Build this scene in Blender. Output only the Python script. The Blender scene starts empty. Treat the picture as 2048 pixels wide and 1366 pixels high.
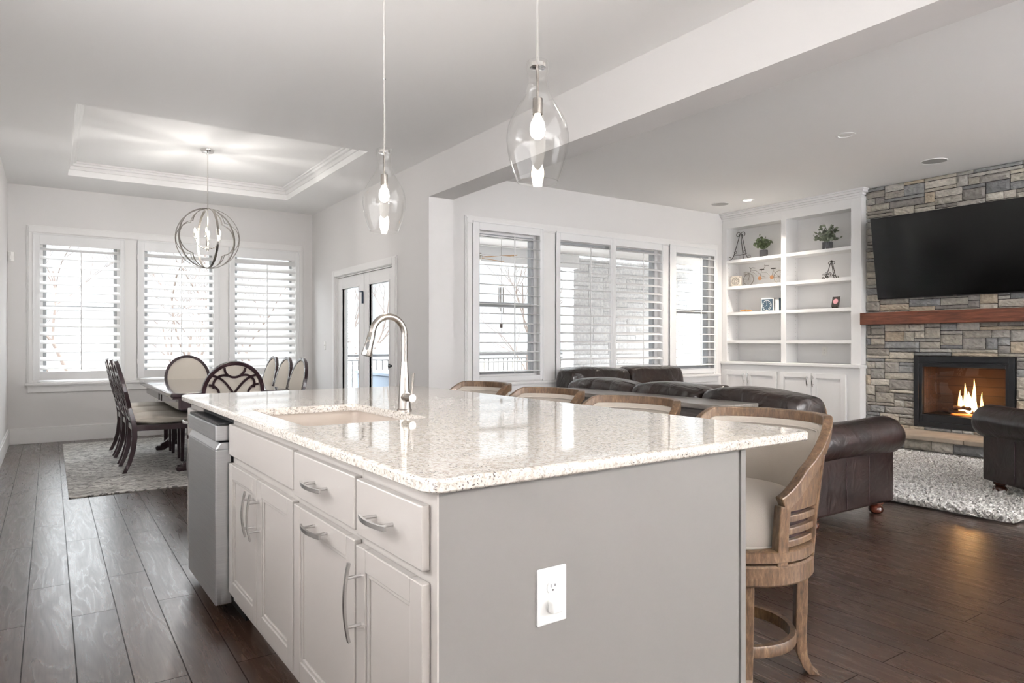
import bpy, bmesh, math, random
from mathutils import Vector, Matrix
random.seed(7)
PI = math.pi
R = math.radians
S = bpy.context.scene
C = S.collection

# ---------------------------------------------------------------- camera
cd = bpy.data.cameras.new('camera'); cam = bpy.data.objects.new('camera', cd); C.objects.link(cam)
cam.location = (0, 0, 1.2); cam.rotation_euler = (R(90), 0, -math.atan(924/1370))
cd.sensor_width = 36; cd.lens = 1370/2048*36; cd.shift_y = 1/2048; cd.clip_start = .05; cd.clip_end = 300
S.camera = cam
# ---------------------------------------------------------------- world
W = bpy.data.worlds.new('sky'); S.world = W; W.use_nodes = True
nt = W.node_tree; nt.nodes.clear()
wo = nt.nodes.new('ShaderNodeOutputWorld'); bg = nt.nodes.new('ShaderNodeBackground')
# bright hazy sky: moderate at the horizon, much brighter overhead
wtc = nt.nodes.new('ShaderNodeTexCoord'); wsp = nt.nodes.new('ShaderNodeSeparateXYZ'); nt.links.new(wtc.outputs['Generated'], wsp.inputs[0])
wmr = nt.nodes.new('ShaderNodeMapRange'); wmr.interpolation_type = 'SMOOTHSTEP'
wmr.inputs['From Min'].default_value = .12; wmr.inputs['From Max'].default_value = .55
wmr.inputs['To Min'].default_value = .42; wmr.inputs['To Max'].default_value = 4.4
nt.links.new(wsp.outputs[2], wmr.inputs['Value']); nt.links.new(wmr.outputs[0], bg.inputs[1])
bg.inputs[0].default_value = (.93, .965, 1, 1)
nt.links.new(bg.outputs[0], wo.inputs[0])
S.view_settings.view_transform = 'Standard'; S.view_settings.look = 'None'
S.view_settings.gamma = 1; S.view_settings.use_curve_mapping = False
S.view_settings.exposure = 1.55

def area(name, loc, rot, sx, sy, power, col=(1, 1, 1), spread=None):
    l = bpy.data.lights.new(name, 'AREA'); l.shape = 'RECTANGLE'; l.size = sx; l.size_y = sy
    l.energy = power; l.color = col
    if spread: l.spread = spread
    o = bpy.data.objects.new(name, l); o.location = loc; o.rotation_euler = rot; C.objects.link(o); return o
def disc_light(name, loc, d, power, col=(1, .93, .84), spread=None):
    l = bpy.data.lights.new(name, 'AREA'); l.shape = 'DISK'; l.size = d; l.energy = power; l.color = col
    if spread: l.spread = spread
    o = bpy.data.objects.new(name, l); o.location = loc; C.objects.link(o); return o
# unseen fill lights added before the solid rear and left walls, no windows there
area('kitchen_rear_fill', (1.4, -2.9, 1.45), (R(-90), 0, 0), 3.2, 2.3, 3, (.94, .965, 1))
area('kitchen_high_fill', (1.4, -2.9, 2.45), (R(-100), 0, 0), 3.2, .8, 190, (.98, .985, 1), R(46))
area('family_rear_fill', (5.8, -2.9, 1.45), (R(-90), 0, 0), 4.2, 2.3, 80, (.94, .965, 1))
area('family_high_fill', (5.8, -2.9, 2.35), (R(-98), 0, 0), 4.2, .9, 78, (.97, .98, 1), R(70))
area('kitchen_side_fill', (-.385, 1.95, 1.75), (0, R(-106), 0), 1.5, 3.6, 33, (.98, .98, 1))

# ================================================================ materials
def mat(name):
    m = bpy.data.materials.new(name); m.use_nodes = True
    n = m.node_tree; b = n.nodes['Principled BSDF']; return m, n, b
def lk(n, a, b): n.links.new(a, b)
def node(n, t, **k):
    x = n.nodes.new(t)
    for q, v in k.items():
        if q in x.inputs.keys() if hasattr(x.inputs, 'keys') else False: x.inputs[q].default_value = v
        else: setattr(x, q, v)
    return x
def ramp(n, fac, stops, interp='LINEAR'):
    r = n.nodes.new('ShaderNodeValToRGB'); r.color_ramp.interpolation = interp
    e = r.color_ramp.elements
    while len(e) > 1: e.remove(e[-1])
    e[0].position = stops[0][0]; e[0].color = tuple(stops[0][1])+(1,)
    for p, c in stops[1:]:
        q = e.new(p); q.color = tuple(c)+(1,)
    lk(n, fac, r.inputs[0]); return r.outputs[0]
def coords(n, scale=(1, 1, 1), rot=(0, 0, 0), src='Object'):
    t = n.nodes.new('ShaderNodeTexCoord'); m = n.nodes.new('ShaderNodeMapping')
    m.inputs['Scale'].default_value = scale; m.inputs['Rotation'].default_value = rot
    lk(n, t.outputs[src], m.inputs[0]); return m.outputs[0]
def noise(n, vec, scale, detail=4, rough=.5, dist=0):
    x = n.nodes.new('ShaderNodeTexNoise'); x.inputs['Scale'].default_value = scale
    x.inputs['Detail'].default_value = detail; x.inputs['Roughness'].default_value = rough
    x.inputs['Distortion'].default_value = dist
    if vec: lk(n, vec, x.inputs['Vector'])
    return x.outputs['Fac']
def bump(n, b, h, strength=.2, dist=.01):
    x = n.nodes.new('ShaderNodeBump'); x.inputs['Strength'].default_value = strength
    x.inputs['Distance'].default_value = dist; lk(n, h, x.inputs['Height']); lk(n, x.outputs[0], b.inputs['Normal'])
def simple(name, col, rough=.5, metal=0, spec=.5, nscale=0, nstr=.1, coat=0, var=0):
    m, n, b = mat(name)
    b.inputs['Base Color'].default_value = tuple(col)+(1,); b.inputs['Roughness'].default_value = rough
    b.inputs['Metallic'].default_value = metal; b.inputs['Specular IOR Level'].default_value = spec
    if coat: b.inputs['Coat Weight'].default_value = coat
    v = coords(n)
    if nscale:
        bump(n, b, noise(n, v, nscale), nstr, .004)
    if var:
        c2 = tuple(min(1, c*(1-var)) for c in col)
        lk(n, ramp(n, noise(n, v, 6, 3), [(.3, c2), (.7, col)]), b.inputs['Base Color'])
    return m
def emis(name, col, st):
    m, n, b = mat(name)
    b.inputs['Base Color'].default_value = (0, 0, 0, 1)
    b.inputs['Emission Color'].default_value = tuple(col)+(1,); b.inputs['Emission Strength'].default_value = st
    return m
def thin_glass(name, tint=(1, 1, 1), mul=1.0, ior=1.5, rough=0.0):
    m = bpy.data.materials.new(name); m.use_nodes = True; n = m.node_tree; n.nodes.clear()
    o = n.nodes.new('ShaderNodeOutputMaterial'); mx = n.nodes.new('ShaderNodeMixShader')
    t = n.nodes.new('ShaderNodeBsdfTransparent'); g = n.nodes.new('ShaderNodeBsdfGlossy')
    t.inputs[0].default_value = tuple(tint)+(1,); g.inputs['Roughness'].default_value = rough
    f = n.nodes.new('ShaderNodeLayerWeight'); f.inputs[0].default_value = .5
    pw_ = n.nodes.new('ShaderNodeMath'); pw_.operation = 'POWER'; pw_.inputs[1].default_value = ior; lk(n, f.outputs['Facing'], pw_.inputs[0])
    k = n.nodes.new('ShaderNodeMath'); k.operation = 'MULTIPLY_ADD'; k.inputs[1].default_value = mul; k.inputs[2].default_value = .035; k.use_clamp = True
    lk(n, pw_.outputs[0], k.inputs[0]); lk(n, k.outputs[0], mx.inputs[0])
    lk(n, t.outputs[0], mx.inputs[1]); lk(n, g.outputs[0], mx.inputs[2]); lk(n, mx.outputs[0], o.inputs[0])
    return m
M = {}
M['wall'] = simple('wall_paint', (.76, .745, .735), .7, nscale=300, nstr=.03)
M['ceil'] = simple('ceiling_paint', (.90, .895, .885), .8)
M['trim'] = simple('white_trim_paint', (.84, .83, .82), .35)
M['shutter'] = simple('shutter_paint', (.84, .84, .84), .4)
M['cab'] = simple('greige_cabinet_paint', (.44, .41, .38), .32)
M['cab_shaded'] = simple('greige_paint_shaded', (.17, .159, .149), .45)  # same greige cabinet paint, darkened to put the shade into the colour
M['white_cab'] = simple('white_cabinet_paint', (.82, .815, .81), .35)
M['plate'] = simple('white_plastic', (.85, .84, .81), .3)
M['slot'] = simple('dark_slot', (.03, .03, .03), .6)
M['chrome'] = simple('polished_chrome', (.85, .84, .82), .08, 1)
M['nickel'] = simple('brushed_nickel', (.34, .315, .29), .27, 1)
M['handle'] = simple('satin_handle_metal', (.62, .61, .60), .25, 1)
M['sash'] = simple('grey_window_sash', (.36, .37, .38), .4)
M['glass'] = thin_glass('window_glass', (.98, .99, .99), .5, 5)
M['pendant_glass'] = thin_glass('clear_pendant_glass', (.975, .975, .97), .75, 3.5)
M['black'] = simple('black_metal', (.012, .013, .015), .35)
M['iron'] = simple('wrought_iron', (.03, .024, .02), .5, .3)
M['tv'] = simple('tv_screen_glass', (.003, .003, .003), .14, 0, .5)
M['tvframe'] = simple('tv_bezel', (.01, .01, .01), .3)
M['bulb'] = emis('lit_bulb', (1, .92, .80), 2.4)
M['flamebulb'] = emis('candle_bulb', (1, .83, .6), 10)
M['canlight'] = emis('recessed_lamp', (1, .93, .82), 8)
M['flame'] = emis('flame_yellow', (1, .50, .13), 2.6)
M['flamecore'] = emis('flame_core', (1, .74, .34), 4.5)
M['ember'] = emis('ember', (1, .2, .03), .9)
M['darkspeaker'] = simple('speaker_grille', (.42, .42, .41), .6)
M['rubber'] = simple('dark_grey_rubber', (.10, .10, .10), .5)
M['sink'] = simple('composite_sink', (.50, .43, .37), .5)
M['espresso'] = simple('espresso_wood', (.035, .018, .022), .22, coat=.5)
M['tabletop'] = simple('polished_espresso_top', (.03, .02, .024), .09, coat=.6)
M['linen'] = simple('cream_upholstery', (.62, .57, .50), .9, nscale=400, nstr=.25)
M['deck'] = simple('deck_boards', (.45, .36, .28), .8)
M['railing'] = simple('deck_railing', (.10, .10, .10), .6)
M['porchwhite'] = simple('porch_paint', (.8, .8, .8), .7)
M['ground'] = simple('pale_winter_ground', (.34, .31, .26), .9, var=.3)
M['bark'] = simple('bare_bark', (.13, .10, .085), .9)
M['bench'] = simple('blue_grey_storage', (.22, .28, .36), .6)
M['siding'] = simple('pale_siding', (.66, .67, .68), .7)
M['leaf'] = simple('grey_green_leaf', (.20, .26, .13), .6, var=.5)
M['leaf2'] = simple('dusty_green_leaf', (.30, .34, .24), .6, var=.5)
M['pot'] = simple('charcoal_ribbed_pot', (.06, .06, .065), .6)
M['copper'] = simple('copper_toy_metal', (.40, .20, .10), .45, .5)
M['toygrey'] = simple('weathered_toy_metal', (.16, .14, .12), .5, .5)
M['wicker'] = simple('basket_wire', (.16, .14, .12), .6)
M['orangewood'] = simple('honey_wood', (.50, .26, .09), .5)
M['paper'] = simple('paper_white', (.8, .8, .78), .6)
M['bluebook'] = simple('slate_blue_cover', (.05, .09, .13), .4)
M['pink'] = simple('rose_print', (.80, .38, .42), .5, var=.35)
M['gasket'] = simple('dark_gap', (.03, .03, .03), .7)

# brushed steel for the dishwasher
m, n, b = mat('stainless_steel')
b.inputs['Metallic'].default_value = 1; b.inputs['Roughness'].default_value = .3
lk(n, ramp(n, noise(n, coords(n, (2, 2, 200)), 3, 3), [(.3, (.58, .59, .61)), (.7, (.68, .69, .70))]), b.inputs['Base Color'])
M['steel'] = m
# granite
m, n, b = mat('speckled_granite')
v = coords(n)
g1 = noise(n, v, 85, 6, .65, .3); g2 = noise(n, v, 165, 4, .6); g3 = noise(n, v, 14, 3, .6)
vo = n.nodes.new('ShaderNodeTexVoronoi'); vo.inputs['Scale'].default_value = 160; lk(n, v, vo.inputs[0])
basec = ramp(n, g1, [(.32, (.30, .25, .21)), (.41, (.48, .43, .37)), (.50, (.62, .575, .52)), (.70, (.72, .69, .65))])
spk = ramp(n, g2, [(.395, (1, 1, 1)), (.435, (0, 0, 0))])
area_m = ramp(n, g3, [(.42, (.25, .25, .25)), (.60, (1, 1, 1))])
mm = node(n, 'ShaderNodeMix', data_type='RGBA'); mul = n.nodes.new('ShaderNodeMath'); mul.operation = 'MULTIPLY'
lk(n, spk, mul.inputs[0]); lk(n, area_m, mul.inputs[1]); lk(n, mul.outputs[0], mm.inputs[0])
lk(n, basec, mm.inputs[6]); mm.inputs[7].default_value = (.07, .055, .05, 1)
lk(n, mm.outputs[2], b.inputs['Base Color']); b.inputs['Roughness'].default_value = .045
b.inputs['Specular IOR Level'].default_value = .6
M['granite'] = m
# hardwood floor
m, n, b = mat('hand_scraped_hardwood')
tc = n.nodes.new('ShaderNodeTexCoord'); sp = n.nodes.new('ShaderNodeSeparateXYZ'); lk(n, tc.outputs['Object'], sp.inputs[0])
cb = n.nodes.new('ShaderNodeCombineXYZ')
ad = n.nodes.new('ShaderNodeMath'); ad.operation = 'ADD'; ad.inputs[1].default_value = 1.67*3-.080+.0
lk(n, sp.outputs[0], ad.inputs[0]); lk(n, sp.outputs[1], cb.inputs[0]); lk(n, ad.outputs[0], cb.inputs[1])
def brick(mort, c1, c2, cm):
    br = n.nodes.new('ShaderNodeTexBrick'); br.inputs['Scale'].default_value = 1
    br.inputs['Brick Width'].default_value = 1.35; br.inputs['Row Height'].default_value = .167
    br.inputs['Mortar Size'].default_value = mort; br.inputs['Mortar Smooth'].default_value = .3
    br.inputs['Color1'].default_value = c1+(1,); br.inputs['Color2'].default_value = c2+(1,); br.inputs['Mortar'].default_value = cm+(1,)
    br.offset = .37; br.offset_frequency = 2; lk(n, cb.outputs[0], br.inputs[0]); return br
b1 = brick(.0027, (.0, .0, .0), (1, 1, 1), (.5, .5, .5))
gv = n.nodes.new('ShaderNodeCombineXYZ')
s1 = n.nodes.new('ShaderNodeMath'); s1.operation = 'MULTIPLY'; s1.inputs[1].default_value = 9; lk(n, sp.outputs[0], s1.inputs[0])
s2 = n.nodes.new('ShaderNodeMath'); s2.operation = 'MULTIPLY'; s2.inputs[1].default_value = 1.1; lk(n, sp.outputs[1], s2.inputs[0])
s3 = n.nodes.new('ShaderNodeMath'); s3.operation = 'MULTIPLY'; s3.inputs[1].default_value = 13; lk(n, b1.outputs[0], s3.inputs[0])
lk(n, s1.outputs[0], gv.inputs[0]); lk(n, s2.outputs[0], gv.inputs[1]); lk(n, s3.outputs[0], gv.inputs[2])
gr = noise(n, gv.outputs[0], 1.3, 3, .5, .7)
rg = n.nodes.new('ShaderNodeMath'); rg.operation = 'MULTIPLY'; rg.inputs[1].default_value = 11; lk(n, gr, rg.inputs[0])
pp = n.nodes.new('ShaderNodeMath'); pp.operation = 'PINGPONG'; pp.inputs[1].default_value = 1; lk(n, rg.outputs[0], pp.inputs[0])
gv2 = n.nodes.new('ShaderNodeVectorMath'); gv2.operation = 'MULTIPLY'; gv2.inputs[1].default_value = (6, 1.6, 1); lk(n, gv.outputs[0], gv2.inputs[0])
fine = noise(n, gv2.outputs[0], 3, 5, .65)
mixg = node(n, 'ShaderNodeMix', data_type='FLOAT'); mixg.inputs[0].default_value = .62; lk(n, pp.outputs[0], mixg.inputs[2]); lk(n, fine, mixg.inputs[3])
wood = ramp(n, mixg.outputs[0], [(.10, (.032, .015, .009)), (.5, (.052, .026, .016)), (.9, (.086, .048, .031))])
tone = node(n, 'ShaderNodeMix', data_type='RGBA', blend_type='MULTIPLY'); tone.inputs[0].default_value = 1
lk(n, wood, tone.inputs[6]); lk(n, ramp(n, b1.outputs[0], [(0, (.72, .72, .74)), (1, (1.0, .97, .94))]), tone.inputs[7])
seam = node(n, 'ShaderNodeMix', data_type='RGBA'); lk(n, b1.outputs[1], seam.inputs[0]); lk(n, tone.outputs[2], seam.inputs[6])
seam.inputs[7].default_value = (.018, .012, .01, 1)
lk(n, seam.outputs[2], b.inputs['Base Color'])
lk(n, ramp(n, mixg.outputs[0], [(.2, (.36, .36, .36)), (.8, (.24, .24, .24))]), b.inputs['Roughness'])
inv = n.nodes.new('ShaderNodeMath'); inv.operation = 'MULTIPLY_ADD'; inv.inputs[1].default_value = -2.5
lk(n, b1.outputs[1], inv.inputs[0]); lk(n, pp.outputs[0], inv.inputs[2])
bump(n, b, inv.outputs[0], .15, .0012)
b.inputs['Specular IOR Level'].default_value = .8
b.inputs['Coat Roughness'].default_value = .25
for sk, v0, v1 in (('Coat Weight', .4, 0), ('Specular IOR Level', .7, .05)):
    mr = n.nodes.new('ShaderNodeMapRange'); mr.inputs['To Min'].default_value = v0; mr.inputs['To Max'].default_value = v1
    lk(n, b1.outputs[1], mr.inputs['Value']); lk(n, mr.outputs[0], b.inputs[sk])
M['floor'] = m
# weathered oak for the stools, dark grey wood of the console, mantel
def woodmat(name, cols, sc, rough, bs=.3, axis=(12, 12, 1.2)):
    m, n, b = mat(name); v = coords(n, axis); f = noise(n, v, sc, 5, .65, .3)
    lk(n, ramp(n, f, cols), b.inputs['Base Color']); b.inputs['Roughness'].default_value = rough
    bump(n, b, f, bs, .002); return m
M['oak'] = woodmat('weathered_oak', [(.28, (.035, .019, .010)), (.45, (.085, .048, .025)), (.60, (.14, .082, .043)), (.78, (.25, .175, .11))], 14, .38, .5, (6, 6, 1.6))
M['console'] = woodmat('dark_grey_wood', [(.3, (.05, .042, .04)), (.6, (.11, .095, .09)), (.8, (.2, .18, .17))], 5, .5, .4, (12, 1.5, 12))
M['consoletop'] = woodmat('grey_wood_top', [(.3, (.13, .115, .105)), (.6, (.24, .22, .2)), (.8, (.34, .32, .30))], 5, .3, .4, (12, 1.5, 12))
M['mantel'] = woodmat('red_brown_mantel', [(.3, (.055, .016, .009)), (.5, (.14, .042, .02)), (.75, (.24, .085, .045))], 4, .45, .5, (10, 1.0, 10))
# leather
def leather(name, c1, c2, rough, bs=.35):
    m, n, b = mat(name); v = coords(n)
    lk(n, ramp(n, noise(n, v, 5, 4), [(.3, c1), (.75, c2)]), b.inputs['Base Color'])
    b.inputs['Roughness'].default_value = rough
    a = noise(n, v, 7, 2, .5, 1.5); c = noise(n, v, 260, 2)
    mx = n.nodes.new('ShaderNodeMath'); mx.operation = 'MULTIPLY_ADD'; mx.inputs[1].default_value = .03; lk(n, c, mx.inputs[0]); lk(n, a, mx.inputs[2])
    bump(n, b, mx.outputs[0], bs, .02); return m
M['leather'] = leather('dark_brown_leather', (.008, .004, .0035), (.024, .011, .009), .33)
M['leather2'] = leather('soft_brown_leather', (.009, .006, .005), (.028, .016, .013), .31, .8)
# stool linen
M['stoollinen'] = simple('oatmeal_linen', (.44, .395, .345), .9, nscale=350, nstr=.3)
# stone
m, n, b = mat('stacked_ledgestone')
at = n.nodes.new('ShaderNodeVertexColor'); at.layer_name = 'Col'
v = coords(n); f = noise(n, v, 22, 6, .7); f2 = noise(n, v, 90, 4, .7)
mx = node(n, 'ShaderNodeMix', data_type='RGBA', blend_type='MULTIPLY'); mx.inputs[0].default_value = .9
lk(n, at.outputs[0], mx.inputs[6]); lk(n, ramp(n, f, [(.25, (.62, .62, .64)), (.55, (1, 1, 1)), (.8, (1.2, 1.17, 1.1))]), mx.inputs[7])
lk(n, mx.outputs[2], b.inputs['Base Color']); b.inputs['Roughness'].default_value = .85
sm = n.nodes.new('ShaderNodeMath'); sm.operation = 'ADD'; lk(n, f, sm.inputs[0]); lk(n, f2, sm.inputs[1])
bump(n, b, sm.outputs[0], .6, .012)
M['stone'] = m
M['mortar'] = simple('joint_shade_mortar', (.025, .022, .02), .95)  # dark mortar, made deeper to stand in for shade in the joints
M['hearthstone'] = simple('sandstone_slab', (.42, .35, .28), .8, nscale=18, nstr=.5, var=.25)
# rugs
m, n, b = mat('grey_wood_grain_rug')
v = coords(n, (1.4, 5.5, 1)); f = noise(n, v, 2.6, 3, .55, 2.2)
q = n.nodes.new('ShaderNodeMath'); q.operation = 'MULTIPLY'; q.inputs[1].default_value = 10; lk(n, f, q.inputs[0])
p = n.nodes.new('ShaderNodeMath'); p.operation = 'PINGPONG'; p.inputs[1].default_value = 1; lk(n, q.outputs[0], p.inputs[0])
f3 = noise(n, coords(n), 70, 4, .7)
av = n.nodes.new('ShaderNodeMath'); av.operation = 'MULTIPLY_ADD'; av.inputs[1].default_value = .9; lk(n, f3, av.inputs[0]); lk(n, p.outputs[0], av.inputs[2])
lk(n, ramp(n, av.outputs[0], [(.60, (.20, .19, .18)), (.90, (.34, .33, .315)), (1.0, (.72, .70, .67))]), b.inputs['Base Color'])
b.inputs['Roughness'].default_value = .95; bump(n, b, f3, .8, .006)
M['rug'] = m
M['shag'] = simple('pale_shag_pile', (.88, .86, .83), .9)
n_ = M['shag'].node_tree; lk(n_, ramp(n_, noise(n_, coords(n_), 60, 3), [(.35, (.62, .59, .56)), (.6, (.92, .90, .87))]), n_.nodes['Principled BSDF'].inputs['Base Color'])
# firebox lining
m, n, b = mat('firebox_lining')
br = n.nodes.new('ShaderNodeTexBrick'); br.inputs['Scale'].default_value = 5
br.inputs['Color1'].default_value = (.085, .045, .03, 1); br.inputs['Color2'].default_value = (.06, .035, .026, 1); br.inputs['Mortar'].default_value = (.03, .02, .02, 1)
lk(n, coords(n, (1, 1, 1), (R(90), 0, R(90))), br.inputs[0]); lk(n, br.outputs[0], b.inputs['Base Color'])
b.inputs['Roughness'].default_value = .8
M['firebrick'] = m
# clock-face print (procedural rings are part of the print mesh below)
# ================================================================ mesh helpers
class MB:
    def __init__(s): s.v = []; s.f = []; s.c = []
    def add(s, vs, fs, col=None):
        o = len(s.v); s.v += [tuple(p) for p in vs]; s.f += [tuple(i+o for i in f) for f in fs]
        s.c += [col]*len(fs); return s
    def box(s, x0, y0, z0, x1, y1, z1, col=None):
        x0, x1 = sorted((x0, x1)); y0, y1 = sorted((y0, y1)); z0, z1 = sorted((z0, z1))
        return s.add([(x0, y0, z0), (x1, y0, z0), (x1, y1, z0), (x0, y1, z0), (x0, y0, z1), (x1, y0, z1), (x1, y1, z1), (x0, y1, z1)],
            [(0, 3, 2, 1), (4, 5, 6, 7), (0, 1, 5, 4), (1, 2, 6, 5), (2, 3, 7, 6), (3, 0, 4, 7)], col)
    def tbox(s, mat4, sx, sy, sz):   # centred box through a matrix
        vs = [mat4 @ Vector((a*sx/2, b*sy/2, c*sz/2)) for c in (-1, 1) for b in (-1, 1) for a in (-1, 1)]
        return s.add(vs, [(0, 2, 3, 1), (4, 5, 7, 6), (0, 1, 5, 4), (1, 3, 7, 5), (3, 2, 6, 7), (2, 0, 4, 6)])
    def lathe(s, prof, c=(0, 0, 0), seg=32, axis='z', cap=True):
        c = Vector(c); vs = []; fs = []
        for r, z in prof:
            for i in range(seg):
                a = 2*PI*i/seg; p = Vector((r*math.cos(a), r*math.sin(a), z))
                if axis == 'x': p = Vector((p.z, p.x, p.y))
                if axis == 'y': p = Vector((p.y, p.z, p.x))
                vs.append(c+p)
        for j in range(len(prof)-1):
            for i in range(seg):
                k = (i+1) % seg; fs.append((j*seg+i, j*seg+k, (j+1)*seg+k, (j+1)*seg+i))
        if cap:
            fs.append(tuple(range(seg))[::-1]); fs.append(tuple((len(prof)-1)*seg+i for i in range(seg)))
        return s.add(vs, fs)
    def tube(s, pts, r, seg=8, closed=False, cap=True, flat=None):
        pts = [Vector(p) for p in pts]; n = len(pts); rr = r if hasattr(r, '__len__') else [r]*n
        vs = []; fs = []; up = None
        for i, p in enumerate(pts):
            if closed: t = (pts[(i+1) % n]-pts[i-1])
            else: t = pts[min(i+1, n-1)]-pts[max(i-1, 0)]
            t.normalize()
            if up is None:
                up = Vector((0, 0, 1)) if abs(t.z) < .9 else Vector((1, 0, 0))
            a = (up-t*up.dot(t)); a.normalize(); b_ = t.cross(a); up = a
            for k in range(seg):
                th = 2*PI*k/seg; vs.append(p+(a*math.cos(th)+b_*math.sin(th))*rr[i])
        m = n if closed else n-1
        for i in range(m):
            j = (i+1) % n
            for k in range(seg):
                l = (k+1) % seg; fs.append((i*seg+k, i*seg+l, j*seg+l, j*seg+k))
        if cap and not closed:
            fs.append(tuple(range(seg))[::-1]); fs.append(tuple((n-1)*seg+k for k in range(seg)))
        return s.add(vs, fs)
    def strip(s, pts, dirs, w, h, ups=None, closed=False):
        # rectangular section swept along pts: dirs = side direction, w across it, h along up
        n = len(pts); vs = []; fs = []
        for i, p in enumerate(pts):
            p = Vector(p); d = Vector(dirs[i]).normalized(); u = Vector(ups[i]).normalized() if ups else Vector((0, 0, 1))
            ww = w[i] if hasattr(w, '__len__') else w; hh = h[i] if hasattr(h, '__len__') else h
            vs += [p-d*ww/2-u*hh/2, p+d*ww/2-u*hh/2, p+d*ww/2+u*hh/2, p-d*ww/2+u*hh/2]
        for i in range(n if closed else n-1):
            j = (i+1) % n
            for k in range(4):
                l = (k+1) % 4; fs.append((i*4+k, i*4+l, j*4+l, j*4+k))
        if not closed: fs += [(3, 2, 1, 0), tuple((n-1)*4+k for k in range(4))]
        return s.add(vs, fs)
    def prism(s, poly, axis, a, b):
        n = len(poly); vs = []
        for t in (a, b):
            for p, q in poly:
                vs.append({'x': (t, p, q), 'y': (p, t, q), 'z': (p, q, t)}[axis])
        fs = [tuple(range(n)), tuple(range(2*n-1, n-1, -1))]+[(i, (i+1) % n, n+(i+1) % n, n+i) for i in range(n)]
        return s.add(vs, fs)
    def sphere(s, c, rx, ry=None, rz=None, seg=16, rings=8):
        ry = ry or rx; rz = rz or rx
        prof = []; vs = []; fs = []
        for j in range(rings+1):
            ph = PI*j/rings
            for i in range(seg):
                a = 2*PI*i/seg; vs.append((c[0]+rx*math.sin(ph)*math.cos(a), c[1]+ry*math.sin(ph)*math.sin(a), c[2]-rz*math.cos(ph)))
        for j in range(rings):
            for i in range(seg):
                k = (i+1) % seg; fs.append((j*seg+i, j*seg+k, (j+1)*seg+k, (j+1)*seg+i))
        return s.add(vs, fs)
def build(name, mb, m, parent=None, bevel=0, bseg=2, smooth=False, sub=0, loc=None, rotz=0, fix=True, mats=None):
    me = bpy.data.meshes.new(name); me.from_pydata(mb.v, [], mb.f); me.update()
    if fix or smooth:
        bm = bmesh.new(); bm.from_mesh(me)
        bmesh.ops.recalc_face_normals(bm, faces=bm.faces)
        bm.to_mesh(me); bm.free()
    o = bpy.data.objects.new(name, me); C.objects.link(o); me.materials.append(m)
    if parent: o.parent = parent
    if loc: o.location = loc
    if rotz: o.rotation_euler = (0, 0, rotz)
    if smooth:
        me.polygons.foreach_set('use_smooth', [True]*len(me.polygons))
        try: me.set_sharp_from_angle(angle=R(40))
        except Exception: pass
    if bevel:
        b_ = o.modifiers.new('bevel', 'BEVEL'); b_.width = bevel; b_.segments = bseg; b_.limit_method = 'ANGLE'; b_.angle_limit = R(40)
    if sub:
        s_ = o.modifiers.new('sub', 'SUBSURF'); s_.levels = sub; s_.render_levels = sub
    return o
def tag(o, label, cat, group=None):
    o['label'] = label; o['category'] = cat
    if group: o['group'] = group
    return o
def thing(name, label, cat, loc=(0, 0, 0), rotz=0, group=None):
    o = bpy.data.objects.new(name, None); C.objects.link(o); o.location = loc; o.rotation_euler = (0, 0, rotz); o.empty_display_size = .1
    return tag(o, label, cat, group)
def struct(name, mb, m, parent=None, **k):
    o = build(name, mb, m, parent, **k)
    if not parent: o['kind'] = 'structure'
    return o
def sempty(name, loc=(0, 0, 0), rotz=0):
    o = bpy.data.objects.new(name, None); C.objects.link(o); o.location = loc; o.rotation_euler = (0, 0, rotz); o['kind'] = 'structure'; return o
def dup(root, loc, rotz, label, group=None):
    def cp(o, par):
        c = o.copy(); C.objects.link(c)
        if par: c.parent = par
        for ch in [x for x in kids.get(o.name, [])]: cp(ch, c)
        return c
    kids = {}
    def collect(o):
        kids[o.name] = list(o.children)
        for ch in o.children: collect(ch)
    collect(root)
    r = cp(root, None); r.location = loc; r.rotation_euler = (0, 0, rotz); r['label'] = label
    if group: r['group'] = group
    return r
def rrect(x0, y0, x1, y1, r, k=6):
    pts = []
    for cx, cy, a0 in ((x1-r, y1-r, 0), (x0+r, y1-r, 90), (x0+r, y0+r, 180), (x1-r, y0+r, 270)):
        for i in range(k+1):
            a = R(a0+90*i/k); pts.append((cx+r*math.cos(a), cy+r*math.sin(a)))
    return pts
def ringplate(outer, inner, z0, z1):   # plate with a hole; loops must match in count
    mb = MB(); n = len(outer)
    for z in (z0, z1):
        mb.v += [(p[0], p[1], z) for p in outer]+[(p[0], p[1], z) for p in inner]
    for i in range(n):
        j = (i+1) % n
        mb.f += [(i, j, n+j, n+i), (2*n+i, 3*n+i, 3*n+j, 2*n+j), (i, 2*n+i, 2*n+j, j), (n+i, n+j, 3*n+j, 3*n+i)]
    mb.c += [None]*len(mb.f); return mb
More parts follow.
